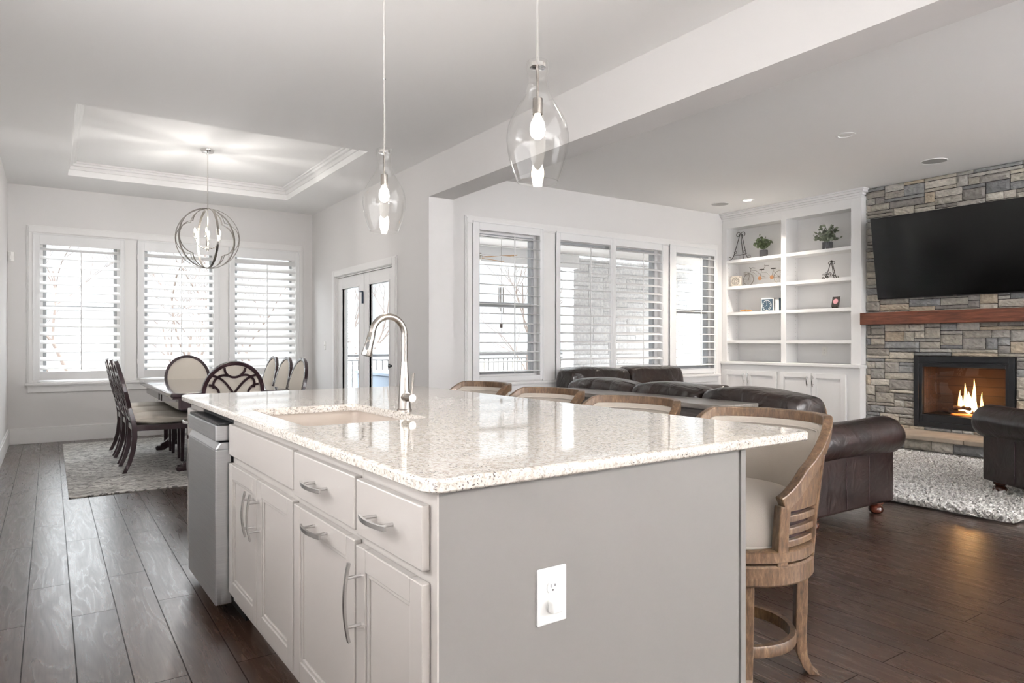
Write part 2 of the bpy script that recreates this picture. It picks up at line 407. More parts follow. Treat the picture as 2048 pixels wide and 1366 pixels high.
def puffy(x0, y0, z0, x1, y1, z1, nx=8, ny=8, nz=4, p=.35, bulge=(0, 0, 0), seed=0):
    # rounded cushion: a box grid pushed towards a superellipsoid
    rnd = random.Random(seed); mb = MB(); idx = {}
    cx, cy, cz = (x0+x1)/2, (y0+y1)/2, (z0+z1)/2; hx, hy, hz = (x1-x0)/2, (y1-y0)/2, (z1-z0)/2
    def vert(i, j, k):
        if (i, j, k) in idx: return idx[(i, j, k)]
        u, v, w = 2*i/nx-1, 2*j/ny-1, 2*k/nz-1
        e = 1/p*2
        # shrink edges
        f = lambda a, b_: (1-.5*p*(abs(a)**4)*(abs(b_)**4))
        X = u*math.sqrt(f(v, w))*(1-.12*p*(v**4+w**4)); Y = v*math.sqrt(f(u, w))*(1-.12*p*(u**4+w**4)); Z = w*math.sqrt(f(u, v))*(1-.3*p*(u**4+v**4))
        X += bulge[0]*(1-v*v)*(1-w*w)*(1 if u > 0 else -1)*abs(u); Y += bulge[1]*(1-u*u)*(1-w*w)*(1 if v > 0 else -1)*abs(v); Z += bulge[2]*(1-u*u)*(1-v*v)*(1 if w > 0 else -1)*abs(w)
        idx[(i, j, k)] = len(mb.v); mb.v.append((cx+hx*X, cy+hy*Y, cz+hz*Z)); return idx[(i, j, k)]
    for i in range(nx):
        for j in range(ny):
            mb.f += [(vert(i, j, 0), vert(i, j+1, 0), vert(i+1, j+1, 0), vert(i+1, j, 0)), (vert(i, j, nz), vert(i+1, j, nz), vert(i+1, j+1, nz), vert(i, j+1, nz))]
    for i in range(nx):
        for k in range(nz):
            mb.f += [(vert(i, 0, k), vert(i+1, 0, k), vert(i+1, 0, k+1), vert(i, 0, k+1)), (vert(i, ny, k), vert(i, ny, k+1), vert(i+1, ny, k+1), vert(i+1, ny, k))]
    for j in range(ny):
        for k in range(nz):
            mb.f += [(vert(0, j, k), vert(0, j, k+1), vert(0, j+1, k+1), vert(0, j+1, k)), (vert(nx, j, k), vert(nx, j+1, k), vert(nx, j+1, k+1), vert(nx, j, k+1))]
    mb.c += [None]*len(mb.f); return mb

H = 3.05; XW = 3.165; XF = 3.445; YD = 9.9; YF = 6.55; XL = -.41; XS = 8.2; XR = 8.42; YB = -3.0
# ================================================================ room shell
mb = MB().box(XL-.3, YB-.2, -.1, XR+.6, YD+.2, 0)
struct('floor', mb, M['floor'])
# ceiling with the dining tray
out = [(XF-.0, YD+.2), (XL-.3, YD+.2), (XL-.3, YB-.2), (XF-.0, YB-.2)]
inn = [(2.56, 9.05), (.165, 9.05), (.165, 6.30), (2.56, 6.30)]
struct('ceiling', ringplate(out, inn, H, H+.12), M['ceil'])
t = MB()
for z0, z1, e in ((H+.0, H+.40, 0.0),):
    t.box(.165-.1, 6.2, z1, 2.66, 9.15, z1+.06)
    t.box(.065, 6.2, H+.12, .165, 9.15, z1).box(2.56, 6.2, H+.12, 2.66, 9.15, z1).box(.165, 6.2, H+.12, 2.56, 6.3, z1).box(.165, 9.05, H+.12, 2.56, 9.15, z1)
struct('ceiling_tray', t, M['ceil'])
ZT = 3.20
t = MB().box(.165, 6.30, ZT, 2.56, 9.05, ZT+.05); struct('ceiling_tray_panel', t, M['ceil'])
def crown(path_pts, zc, m, name, s=1.0, closed=True):
    # moulding stepping from ceiling down: three bands inset
    mb = MB()
    x0, y0, x1, y1 = path_pts
    for off, dz in ((.075*s, .02*s), (.05*s, .045*s), (.02*s, .085*s)):
        a = [(x1, y1), (x0, y1), (x0, y0), (x1, y0)]; b_ = [(x1-off, y1-off), (x0+off, y1-off), (x0+off, y0+off), (x1-off, y0+off)]
        q = ringplate(a, b_, zc-dz, zc); mb.add(q.v, q.f)
    return struct(name, mb, m, bevel=.004)
crown((.165, 6.30, 2.56, 9.05), ZT, M['trim'], 'trim_1', 1.0)
struct('ceiling_family', MB().box(XF, YB-.2, H, XR+.6, YF+.2, H+.12), M['ceil'])
# walls
def wall_y(name, y0, y1, x0, x1, holes):
    mb = MB(); xs = x0
    for a, b_, z0, z1 in holes:
        mb.box(xs, y0, 0, a, y1, H); 
        if z0 > 0: mb.box(a, y0, 0, b_, y1, z0)
        mb.box(a, y0, z1, b_, y1, H); xs = b_
    mb.box(xs, y0, 0, x1, y1, H); return struct(name, mb, M['wall'])
def wall_x(name, x0, x1, y0, y1, holes):
    mb = MB(); ys = y0
    for a, b_, z0, z1 in holes:
        mb.box(x0, ys, 0, x1, a, H)
        if z0 > 0: mb.box(x0, a, 0, x1, b_, z0)
        mb.box(x0, a, z1, x1, b_, H); ys = b_
    mb.box(x0, ys, 0, x1, y1, H); return struct(name, mb, M['wall'])
DW = [(-.12, .75, .73, 2.50), (.96, 1.87, .73, 2.50), (2.06, 2.94, .73, 2.50)]
FW = [(3.94, 4.82, .78, 2.48), (5.08, 6.84, .78, 2.48), (7.07, 7.93, .78, 2.48)]
wall_y('wall_back', YD, YD+.16, XL, XW, DW)
wall_x('wall_left', XL-.16, XL, YB, YD+.16, [])
wall_x('wall_patio', XW, XW+.15, 6.71, YD+.16, [(7.03, 8.89, 0, 2.06)])
struct('wall_column', MB().box(XW, 6.19, 0, XF, 6.71, H), M['wall'])
wall_y('wall_family', YF, YF+.16, XF, XR+.6, FW)
wall_x('wall_right', XR, XR+.16, YB, YF, [(2.90, 3.96, .22, 1.08)])
wall_y('wall_front', YB-.16, YB, XL, XR+.6, [])
struct('beam', MB().box(XW, YB, 2.667, XF, 6.19, H), M['wall'])
# baseboards
def base(name, x0, y0, x1, y1):
    mb = MB().box(x0, y0, 0, x1, y1, .165)
    sx = .5 if abs(x1-x0) < .1 else 0; 
    mb.box(x0, y0, .165, x1 if abs(x1-x0) > .1 else x0+(x1-x0)*.55, y1 if abs(y1-y0) > .1 else y1, .186)
    return struct(name, mb, M['trim'], bevel=.003)
base('baseboard_back', XL+.018, YD-.018, XW, YD)
mb = MB().box(XL, YB, 0, XL+.018, YD, .165).box(XL, YB, .165, XL+.011, YD, .186); struct('baseboard_left', mb, M['trim'], bevel=.003)
base('baseboard_family', XF, YF-.018, 8.0, YF)
mb = MB().box(XW-.018, 6.19, 0, XW, 6.92, .186).box(XW-.018, 9.0, 0, XW, YD-.018, .186).box(XW-.018, 6.172, 0, XF, 6.19, .186); struct('baseboard_patio', mb, M['trim'], bevel=.003)

# made-up casings around the added fill lights, on walls without windows
fl = MB()
for a, b_ in ((.06, .15), (3.75, 3.84)): fl.box(XL, a, .92, XL+.02, b_, 2.58)
fl.box(XL, .15, .92, XL+.02, 3.75, 1.0).box(XL, .15, 2.5, XL+.02, 3.75, 2.58)
struct('fill_casing_left', fl, M['trim'])
fl = MB()
for x0, x1 in ((-.25, 3.05), (3.65, 7.95)):
    for a, b_ in ((x0, x0+.05), (x1-.05, x1)): fl.box(a, YB, .22, b_, YB+.03, 2.92)
    fl.box(x0+.05, YB, .22, x1-.05, YB+.03, .28).box(x0+.05, YB, 2.86, x1-.05, YB+.03, 2.92)
struct('fill_casing_rear', fl, M['trim'])

# ---------------------------------------------------------------- window groups
def casing_y(name, yw, x0, x1, z0, z1, mull, w=.085, holes=None):
    # frame around the group on the wall face yw (room side is -y), mullion boards, sill and apron
    mb = MB()
    for e, d in ((0, .022), (.012, .030)):
        mb.box(x0+e, yw-d, z0, x0+w-e, yw, z1-w+e).box(x1-w+e, yw-d, z0, x1-e, yw, z1-w+e).box(x0+e, yw-d, z1-w+e, x1-e, yw, z1-e)
    mb.box(x0-.012, yw-.012, z0, x0-.0005, yw-.001, z1).box(x1+.0005, yw-.012, z0, x1+.012, yw-.001, z1).box(x0-.012, yw-.012, z1+.0005, x1+.012, yw-.001, z1+.012)
    for a, b_ in mull: mb.box(a, yw-.018, z0, b_, yw, z1-w)
    mb.box(x0-.025, yw-.06, z0-.028, x1+.025, yw, z0)             # sill
    mb.box(x0-.01, yw-.035, z0-.045, x1+.01, yw, z0-.028)
    mb.box(x0, yw-.022, z0-.115, x1, yw, z0-.045)                # apron
    return struct(name, mb, M['trim'], bevel=.003)
casing_y('trim_2', YD, -.22, 3.02, .715, 2.575, ((.785, .918), (1.90, 2.017)))
casing_y('trim_3', YF, 3.797, 7.985, .745, 2.588, ((4.848, 5.035), (6.85, 6.98)))
wn = 1
def window_y(x0, x1, z0, z1, yw, two=False):
    global wn
    w = sempty('window_%d' % wn, ((x0+x1)/2, yw+.1, z0)); wn += 1
    hx = (x1-x0)/2; h = z1-z0; mb = MB()
    e_ = .05; wf = MB(); f = .085
    wf.box(-hx, -.04, 0, -hx+e_, .05, h).box(hx-e_, -.04, 0, hx, .05, h).box(-hx+e_, -.04, 0, hx-e_, .05, e_).box(-hx+e_, -.04, h-e_, hx-e_, .05, h)
    build('window_surround', wf, M['trim'], w)
    mb.box(-hx+e_, -.03, e_, -hx+f, .04, h-e_).box(hx-f, -.03, e_, hx-e_, .04, h-e_).box(-hx+f, -.03, e_, hx-f, .04, f).box(-hx+f, -.03, h-f, hx-f, .04, h-e_)
    if not two: mb.box(-hx+f, -.02, h*.5-.028, hx-f, .03, h*.5+.028)
    build('window_frame', mb, M['sash'], w, bevel=.003)
    build('pane', MB().box(-hx+f, .0, f, hx-f, .006, h-f), M['glass'], w)
for a, b_, z0, z1 in DW: window_y(a, b_, z0, z1, YD)
for k, (a, b_, z0, z1) in enumerate(FW): window_y(a, b_, z0, z1, YF, k == 1)

def shutter(label, xf0, xf1, xl0, xl1, zf0, zf1, zl0, zl1, yw, nl, tilt, rod, lw=.09, hr=False):
    t = thing('plantation_shutter', label, 'shutter', ((xf0+xf1)/2, yw, zf0), 0, 'white plantation shutters')
    cx = (xf0+xf1)/2; mb = MB()
    a, b_, c, d = xf0-cx, xf1-cx, xl0-cx, xl1-cx; h = zf1-zf0; p0 = zl0-zf0; p1 = zl1-zf0
    mb.box(a, -.034, 0, c, -.004, h).box(d, -.034, 0, b_, -.004, h).box(c, -.034, 0, d, -.004, p0).box(c, -.034, p1, d, -.004, h)
    e = .012
    mb.box(a-.0, -.042, 0, a+.014, -.004, h).box(b_-.014, -.042, 0, b_, -.004, h).box(a, -.042, h-.014, b_, -.004, h)
    build('shutter_frame', mb, M['shutter'], t, bevel=.003)
    lv = MB(); sp = (p1-p0)/nl
    for i in range(nl):
        zc = p0+sp*(i+.5); pts = []
        for k in range(12):
            th = 2*PI*k/12; y = lw/2*math.cos(th); z = .0055*math.sin(th)
            ct, st = math.cos(tilt), math.sin(tilt)
            pts.append((y*ct-z*st-.012, zc+y*st+z*ct))
        lv.prism(pts, 'x', c+.002, d-.002)
    build('louvers', lv, M['shutter'], t, smooth=True)
    y_r = -.012-lw/2*math.cos(tilt)-.006; zo = -lw/2*math.sin(tilt)
    build('tilt_rod', MB().box(rod-cx-.006, y_r-.010, p0+sp*.4+zo, rod-cx+.006, y_r, p1-sp*.4+zo), M['shutter'], t, bevel=.002)
    for zz in (.12*h, .5*h, .88*h):
        if hr: build('hinge', MB().box(b_-.008, -.046, zz-.03, b_+.004, -.036, zz+.03), M['trim'], t)
        else: build('hinge', MB().box(a-.006, -.046, zz-.03, a+.006, -.036, zz+.03), M['trim'], t)
    return t
shutter('leftmost plantation shutter of the dining room wall, slats half open', -.17, .785, -.10, .73, .745, 2.49, .845, 2.36, YD, 15, R(26), .315, .105)
shutter('middle plantation shutter of the dining room wall, behind the globe chandelier', .918, 1.90, .997, 1.823, .745, 2.49, .845, 2.36, YD, 15, R(33), 1.426, .105)
shutter('rightmost plantation shutter of the dining room wall, slats tilted nearly closed', 2.017, 2.97, 2.094, 2.914, .745, 2.49, .845, 2.36, YD, 15, R(44), 2.513, .105)
shutter('family room plantation shutter nearest the square wall corner, slats flat open to the deck railing', 3.875, 4.848, 3.96, 4.796, .76, 2.545, .812, 2.45, YF, 15, R(6), 4.411)
shutter('left panel of the paired plantation shutters in the middle family room window', 5.035, 5.955, 5.101, 5.91, .76, 2.53, .83, 2.43, YF, 15, R(13), 5.552)
shutter('right panel of the paired plantation shutters in the middle family room window', 5.957, 6.85, 6.004, 6.828, .76, 2.53, .83, 2.43, YF, 15, R(24), 6.455, hr=True)
shutter('narrow-looking plantation shutter beside the white bookcase, slats open', 6.98, 7.93, 7.109, 7.90, .76, 2.53, .83, 2.43, YF, 15, R(10), 7.575)

# ---------------------------------------------------------------- french doors
mb = MB()
for e, d in ((0, .02), (.014, .03)):
    mb.box(XW-d, 6.935+e, 0, XW, 7.03-e*.5, 2.15-e).box(XW-d, 8.89+e*.5, 0, XW, 8.985-e, 2.15-e).box(XW-d, 7.03, 2.06+e*.5, XW, 8.89, 2.15-e)
mb.box(XW, 7.03, 0, XW+.16, 7.045, 2.06).box(XW, 8.875, 0, XW+.16, 8.89, 2.06).box(XW, 7.045, 2.045, XW+.16, 8.875, 2.06)
struct('trim_4', mb, M['trim'], bevel=.003)
def leaf(n_, y0, y1, hinge_left):
    d = sempty('door_%d' % n_, (XW+.02, (y0+y1)/2, .012)); hy = (y1-y0)/2; mb = MB(); st = .16; h = 2.03; tp = .15
    mb.box(0, -hy, 0, .045, -hy+st, h).box(0, hy-st, 0, .045, hy, h).box(0, -hy+st, 0, .045, hy-st, .24).box(0, -hy+st, h-tp, .045, hy-st, h)
    g = .02
    mb.box(-.008, -hy+st-g, .24-g, .03, -hy+st, h-tp+g).box(-.008, hy-st, .24-g, .03, hy-st+g, h-tp+g).box(-.008, -hy+st, h-tp, .03, hy-st, h-tp+g).box(-.008, -hy+st, .24-g, .03, hy-st, .24)
    build('door_leaf', mb, M['trim'], d, bevel=.003)
    build('pane', MB().box(.037, -hy+st, .24, .042, hy-st, h-tp), M['glass'], d)
    s = -1 if hinge_left else 1
    for z in (.25, 1.0, 1.82): build('hinge', MB().box(-.012, -s*hy-.006, z-.045, .0, -s*hy+.012, z+.045), M['trim'], d)
    return d, hy
d1, hy = leaf(1, 7.05, 7.955, False)
d2, hy = leaf(2, 7.965, 8.87, True)
build('flip_latch', MB().box(-.022, -hy+.0, 1.66, -.004, -hy+.022, 1.80).box(-.03, -hy, 1.80, -.01, -hy+.07, 1.815), simple('blue_black_latch', (.03, .05, .09), .4), d2, bevel=.002)
hm = MB().lathe([(.026, 0), (.026, .01), (.012, .012), (.012, .04)], (-.04, -hy+.08, .92), 16, 'x')
build('door_handle', hm.box(-.05, -hy+.02, .905, -.035, -hy+.09, .93), M['black'], d1, bevel=.003)

# ================================================================ island (slightly turned against the house)
IA = R(1.2); IO = (.645, 1.262)
def isl(x, y, z=0):
    return (IO[0]+x*math.cos(IA)-y*math.sin(IA), IO[1]+x*math.sin(IA)+y*math.cos(IA), z)
# countertop with sink cut-out
k = 6
outer = rrect(0, 0, 1.405, 2.83, .045, k); inner = rrect(.10, 1.05, .565, 1.76, .03, k)
cm = MB(); loops = []
def ctl(off, z, out_):
    if out_: loops.append([(x, y, z) for x, y in rrect(off, off, 1.405-off, 2.83-off, .045-off*.8, k)])
    else: loops.append([(x, y, z) for x, y in rrect(.10-off, 1.05-off, .565+off, 1.76+off, .03+off*.8, k)])
RD = .0085
prof_t = [(RD*(1-math.cos(PI/2*i/5)), .914-RD*(1-math.sin(PI/2*i/5))) for i in range(6)]
for o_, z in [(RD*.5, .884), (0, .888)]+prof_t: ctl(o_, z, True)
no = len(loops)
for o_, z in ([(.005, .914), (.0015, .9125), (0, .909)]+[(0, .884)]): ctl(o_, z, False)
nq = len(loops[0])
for lp in loops: cm.v += lp
for j in range(len(loops)):
    j2 = (j+1) % len(loops)
    for i in range(nq):
        i2 = (i+1) % nq; cm.f.append((j*nq+i, j*nq+i2, j2*nq+i2, j2*nq+i))
cm.c = [None]*len(cm.f)
ct = build('countertop', cm, M['granite'], None, smooth=True, loc=isl(0, 0), rotz=IA)
for p_ in ct.data.polygons:
    if abs(p_.normal.z) > .9999: p_.use_smooth = False
tag(ct, 'speckled cream granite worktop with a sink cut-out on the kitchen island', 'countertop')
def iroot(name, label, cat, x, y, z=0, group=None): return thing(name, label, cat, isl(x, y, z), IA, group)
def shaker(y0, y1, z0, z1, x=0.018, rail=.058, th=.02):
    # door front whose face is at local x, thickness towards +x
    mb = MB()
    mb.box(x, y0, z0, x+th, y0+rail, z1).box(x, y1-rail, z0, x+th, y1, z1).box(x, y0+rail, z0, x+th, y1-rail, z0+rail).box(x, y0+rail, z1-rail, x+th, y1-rail, z1)
    e = .012
    mb.box(x+.005, y0+rail, z0+rail, x+th, y0+rail+e, z1-rail).box(x+.005, y1-rail-e, z0+rail, x+th, y1-rail, z1-rail).box(x+.005, y0+rail+e, z0+rail, x+th, y1-rail-e, z0+rail+e).box(x+.005, y0+rail+e, z1-rail-e, x+th, y1-rail-e, z1-rail)
    mb.box(x+.010, y0+rail+e, z0+rail+e, x+th, y1-rail-e, z1-rail-e)
    return mb
def pull(y, z, L, vertical, x=.018, dep=.032):
    # arched bar pull standing off the face towards -x
    mb = MB(); pts = []; dirs = []; ups = []
    for i in range(13):
        t_ = -1+2*i/12; off = dep+.012*(1-t_*t_)
        s_ = t_*L/2
        pts.append((x-off, y if vertical else y+s_, z+s_ if vertical else z))
        tang = Vector((.024*t_/(L/2), 0 if vertical else 1, 1 if vertical else 0)).normalized()
        side = Vector((0, 1, 0)) if vertical else Vector((0, 0, 1))
        dirs.append(side); ups.append(side.cross(tang))
    mb.strip(pts, dirs, .011, .0065, ups)
    for s_ in (-.62, .62):
        o_ = s_*L/2
        mb.tube([(x, y if vertical else y+o_, z+o_ if vertical else z), (x-dep-.008, y if vertical else y+o_, z+o_ if vertical else z)], .0048, 8)
    return mb
XB = .040     # cabinet box face in island coords
def island_cab(label, y0, y1, name='base_cabinet', toe=True, side0=False):
    t_ = iroot(name, label, 'cabinet', XB, y0, 0, 'greige island cabinets'); w = y1-y0
    mb = MB().box(0, 0, .105, .58, w, .884)
    mb.box(.07, 0, 0, .58, w, .105)
    build('cabinet_body', mb, M['cab'], t_)
    return t_
# near cabinet: drawer + door
c = island_cab('greige island cabinet with one drawer and one door at the near corner of the island', .062, .432)
def part_front(root, kind, y0, y1, z0, z1, pl, label=None, flat=False):
    yo = root['y0']
    if flat:
        mb = MB().box(-.022, y0-yo, z0, -.001, y1-yo, z1)
        f_ = build(kind, mb, M['cab'], root, bevel=.004)
    else:
        mb = shaker(y0-yo, y1-yo, z0, z1, -.022, .058, .021); f_ = build(kind, mb, M['cab'], root, bevel=.003)
    for (y, z, L, vert) in pl:
        build('handle', pull(y-yo, z, L, vert, -.022), M['handle'], f_)
    return f_
c['y0'] = .062
part_front(c, 'drawer', .065, .428, .705, .848, [(.255, .777, .15, False)], flat=True)
part_front(c, 'door', .065, .428, .145, .678, [(.395, .545, .20, True)])
c = island_cab('greige island cabinet with a wide drawer over a pull-out bin door with a horizontal handle', .433, .942); c['y0'] = .433
part_front(c, 'drawer', .438, .936, .712, .852, [(.687, .785, .16, False)], flat=True)
part_front(c, 'door', .438, .936, .145, .686, [(.687, .658, .16, False)])
c = island_cab('greige island cabinet with a blank panel over double doors below the sink', .943, 1.81)
c['y0'] = .943
part_front(c, 'false_drawer_front', .948, 1.80, .725, .854, [], flat=True)
part_front(c, 'door', .948, 1.366, .145, .69, [(1.335, .56, .17, True)])
part_front(c, 'door', 1.372, 1.80, .145, .69, [(1.405, .56, .17, True)])
# sink cabinet body must be hollow where the basin hangs
for o in list(c.children):
    if o.name.startswith('cabinet_body'):
        o.data = o.data.copy(); me = bpy.data.meshes.new('cabinet_body')
        q = MB().box(0, 0, .105, .018, .867, .884).box(.018, 0, .105, .58, .018, .884).box(.018, .849, .105, .58, .867, .884).box(.018, .018, .105, .58, .849, .125).box(.07, .018, 0, .58, .849, .105)
        me.from_pydata(q.v, [], q.f); me.update(); me.materials.append(M['cab']); o.data = me
# dishwasher
t_ = iroot('dishwasher', 'stainless steel dishwasher built into the island between greige cabinets', 'dishwasher', XB, 1.815)
build('tub', MB().box(.0, .005, .1, .57, .60, .872), M['gasket'], t_)
db = MB().box(-.072, .004, .09, -.006, .596, .745)
db.prism([(-.072, .745), (-.006, .745), (-.006, .775), (-.052, .775)], 'y', .004, .596)
build('door', db, M['steel'], t_, bevel=.004)
build('control_panel', MB().box(-.072, .004, .782, -.006, .596, .848), M['steel'], t_, bevel=.004)
build('top_strip', MB().box(-.065, .006, .8485, -.006, .594, .858), M['black'], t_)
build('toe_kick', MB().box(.05, .004, .0, .1, .596, .098), M['black'], t_)
c = island_cab('narrow greige island cabinet with drawer and door beyond the dishwasher', 2.43, 2.74); c['y0'] = 2.43
part_front(c, 'drawer', 2.44, 2.72, .705, .85, [(2.58, .79, .13, False)], flat=True)
part_front(c, 'door', 2.44, 2.72, .145, .686, [(2.475, .585, .17, True)])
# back half of the island + end panels
t_ = iroot('island_end_panel', 'plain greige end panel of the island, colour darkened for shade, facing the room', 'panel', .62, .042)
build('panel_board', MB().box(-.575, 0, 0, .455, .019, .884), M['cab_shaded'], t_)
build('corner_post', MB().box(.4565, -.006, 0, .48, .019, .884), M['cab_shaded'], t_, bevel=.0015)
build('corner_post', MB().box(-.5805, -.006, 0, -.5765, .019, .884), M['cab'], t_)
t_ = iroot('island_back_panel', 'shade-darkened greige rear body of the island under the granite overhang, behind the bar stools', 'panel', .62, .063)
build('panel_board', MB().box(.002, 0, 0, .48, 2.67, .884), M['cab_shaded'], t_)
# outlet on end panel
def outlet(label, loc, rotz, nuts=2, plug=False, w=.089, h=.135, name='wall_outlet', group=None):
    # plate in local xz plane facing -y
    t_ = thing(name, label, 'outlet', loc, rotz, group)
    build('cover_plate', MB().box(-w/2, -.007, -h/2, w/2, 0, h/2), M['plate'], t_, bevel=.005, bseg=3)
    for s_ in (1, -1):
        zc = s_*.0195*1.02
        poly = []
        for i in range(24):
            a = 2*PI*i/24; poly.append((.0172*math.cos(a), max(-.0135, min(.0135, .0172*math.sin(a)))+zc))
        r_ = build('receptacle', MB().prism(poly, 'y', -.0095, -.0071), M['plate'], t_, bevel=.0006)
        if s_ == 1 or not plug:
            sl = MB().box(-.0072, -.0101, zc+.001, -.0055, -.0094, zc+.0085).box(.0052, -.0101, zc+.002, .0070, -.0094, zc+.008)
            sl.lathe([(.0022, -.0101), (.0022, -.0094)], (0, 0, zc-.006), 10, 'y')
            build('slots', sl, M['slot'], r_)
    if plug:
        build('plug_cap', MB().box(-.0165, -.030, -.0365, .0165, -.0097, -.0065), M['plate'], t_, bevel=.005, bseg=3)
    return t_
outlet('white outlet with a plug-in cap on the shade-darkened greige end of the island', isl(.352, .042, .594), IA, plug=True)
# sink
t_ = iroot('kitchen_sink', 'beige composite undermount sink in the island worktop', 'sink', .3325, 1.405, .66)
hx, hy2 = .2425, .365
sk = MB()
o1 = rrect(-hx-.02, -hy2-.02, hx+.02, hy2+.02, .04, 5); i1 = rrect(-hx, -hy2, hx, hy2, .035, 5); i0 = rrect(-hx+.012, -hy2+.012, hx-.012, hy2-.012, .05, 5)
nn = len(o1)
def loop(p, z): return [(x, y, z) for x, y in p]
sk.v = loop(i1, .2235)+loop(i0, .02)+loop(o1, .2235)+loop(o1, 0)
for i in range(nn):
    j = (i+1) % nn
    sk.f += [(i, j, nn+j, nn+i), (i, 2*nn+i, 2*nn+j, j), (2*nn+i, 3*nn+i, 3*nn+j, 2*nn+j)]
sk.f += [tuple(range(nn, 2*nn)), tuple(range(4*nn-1, 3*nn-1, -1))]; sk.c = [None]*len(sk.f)
build('basin', sk, M['sink'], t_, smooth=True)
build('drain', MB().lathe([(.045, .0205), (.045, .024), (.036, .024), (.034, .0215)], (0.05, 0, 0), 24), M['chrome'], t_, smooth=True)
# faucet
t_ = iroot('pull_down_faucet', 'brushed nickel gooseneck faucet standing behind the island sink', 'faucet', .612, 1.352, .914)
build('body', MB().lathe([(.031, 0), (.031, .006), (.0278, .008), (.024, .06), (.020, .12), (.0145, .2), (.0140, .203)], (0, 0, 0), 32), M['nickel'], t_, smooth=True)
pts = [(0, 0, .203), (0, 0, .26), (0, 0, .3155)]; r0 = .072
for i in range(1, 18):
    a = R(165*i/17); pts.append((-r0+r0*math.cos(a), 0, .3155+r0*math.sin(a)*1.05))
tx, tz = -math.sin(R(165)), math.cos(R(165))
e = Vector(pts[-1]); d_ = Vector((tx, 0, tz)).normalized(); pts.append(tuple(e+d_*.012))
build('spout', MB().tube(pts, .0135, 20), M['nickel'], t_, smooth=True)
e = Vector(pts[-1])
sh = build('spray_head', MB().tube([e, e+d_*.004, e+d_*.05, e+d_*.092, e+d_*.096], [.0145, .0155, .0175, .0215, .0200], 24), M['nickel'], t_, smooth=True)
build('nozzle', MB().tube([e+d_*.094, e+d_*.0975], [.016, .015], 20), M['rubber'], sh)
bt = MB(); nrm = Vector((-.62, -.78, 0)); nrm = (nrm-d_*nrm.dot(d_)).normalized(); sd = d_.cross(nrm)
def button(c, a, b_):
    vs = []; 
    for i in range(16):
        t2 = 2*PI*i/16; vs.append(c+d_*a*math.cos(t2)+sd*b_*math.sin(t2))
    vs += [v_+nrm*.005 for v_ in vs]
    bt.add(vs, [tuple(range(16)), tuple(range(31, 15, -1))]+[(i, (i+1) % 16, 16+(i+1) % 16, 16+i) for i in range(16)])
button(e+d_*.026+nrm*.0145, .0068, .0062); button(e+d_*.058+nrm*.0165, .017, .0078)
build('spray_buttons', bt, M['rubber'], sh, bevel=.001)
hb = build('handle_joint', MB().lathe([(.0215, -.024), (.0215, 0), (.0165, .002), (.0165, -.074), (.0165, -.075)][:2]+[(.0165, 0)], (0, 0, .056), 24, 'y').lathe([(.0165, -.075), (.0165, .0)], (0, 0, .056), 24, 'y'), M['nickel'], t_, smooth=True)
build('lever', MB().tube([(0, -.064, .066), (0.002, -.075, .158)], [.0052, .0058], 12), M['nickel'], t_, smooth=True)

# ================================================================ pendants
def pendant(label, x, y, zb, power):
    t_ = thing('glass_pendant_light', label, 'pendant light', (x, y, zb), 0, 'pendants over the island')
    prof = [(.066, 0), (.078, .03), (.089, .066), (.0965, .098), (.1, .13), (.0995, .155), (.094, .183), (.0845, .206), (.071, .23), (.0577, .252), (.047, .268), (.039, .287), (.032, .315), (.031, .335), (.0345, .356), (.0375, .372), (.036, .384), (.028, .390)]
    g = MB().lathe(prof, (0, 0, 0), 56, cap=False); g.tube([(.066*math.cos(2*PI*i/40), .066*math.sin(2*PI*i/40), 0) for i in range(40)], .0013, 6, closed=True)
    sgm = build('lamp_shade', g, M['pendant_glass'], t_, smooth=True)
    build('cap', MB().lathe([(.006, .366), (.026, .368), (.026, .380), (.008, .386)], (0, 0, 0), 28), M['chrome'], t_, smooth=True)
    build('rod', MB().tube([(0, 0, .38), (0, 0, .72)], .0052, 12).tube([(0, 0, .72), (0, 0, 3.05-zb-.02)], .0062, 12).tube([(0, 0, .715), (0, 0, .725)], .0078, 12), M['chrome'], t_, smooth=True)
    build('canopy', MB().lathe([(.062, 3.05-zb-.0), (.062, 3.05-zb-.012), (.02, 3.05-zb-.03), (.01, 3.05-zb-.034)], (0, 0, 0), 28), M['chrome'], t_, smooth=True)
    so = build('socket', MB().tube([(0, 0, .370), (0, 0, .325)], .0045, 10).tube([(0, 0, .335), (0, 0, .268)], .0038, 10).lathe([(.006, .272), (.0165, .268), (.0165, .217), (.013, .215)], (0, 0, 0), 24), M['nickel'], t_, smooth=True)
    bu = MB().lathe([(.010, .217), (.013, .208), (.022, .190), (.0255, .168), (.021, .148), (.010, .139), (.001, .137)], (0, 0, 0), 20)
    build('bulb', bu, M['bulb'], t_, smooth=True)
pendant('clear glass teardrop pendant nearest the camera, over the front half of the island', 1.30, 1.78, 1.714, 5)
pendant('clear glass teardrop pendant over the sink, farther from the camera', 1.30, 3.0, 1.718, 5)
for x, y in ((1.3, 1.78), (1.3, 3.0)):
    l = bpy.data.lights.new('pendant_lamp', 'POINT'); l.energy = 3; l.color = (1, .88, .72); l.shadow_soft_size = .03
    o = bpy.data.objects.new('pendant_lamp', l); o.location = (x, y, 1.84); C.objects.link(o)

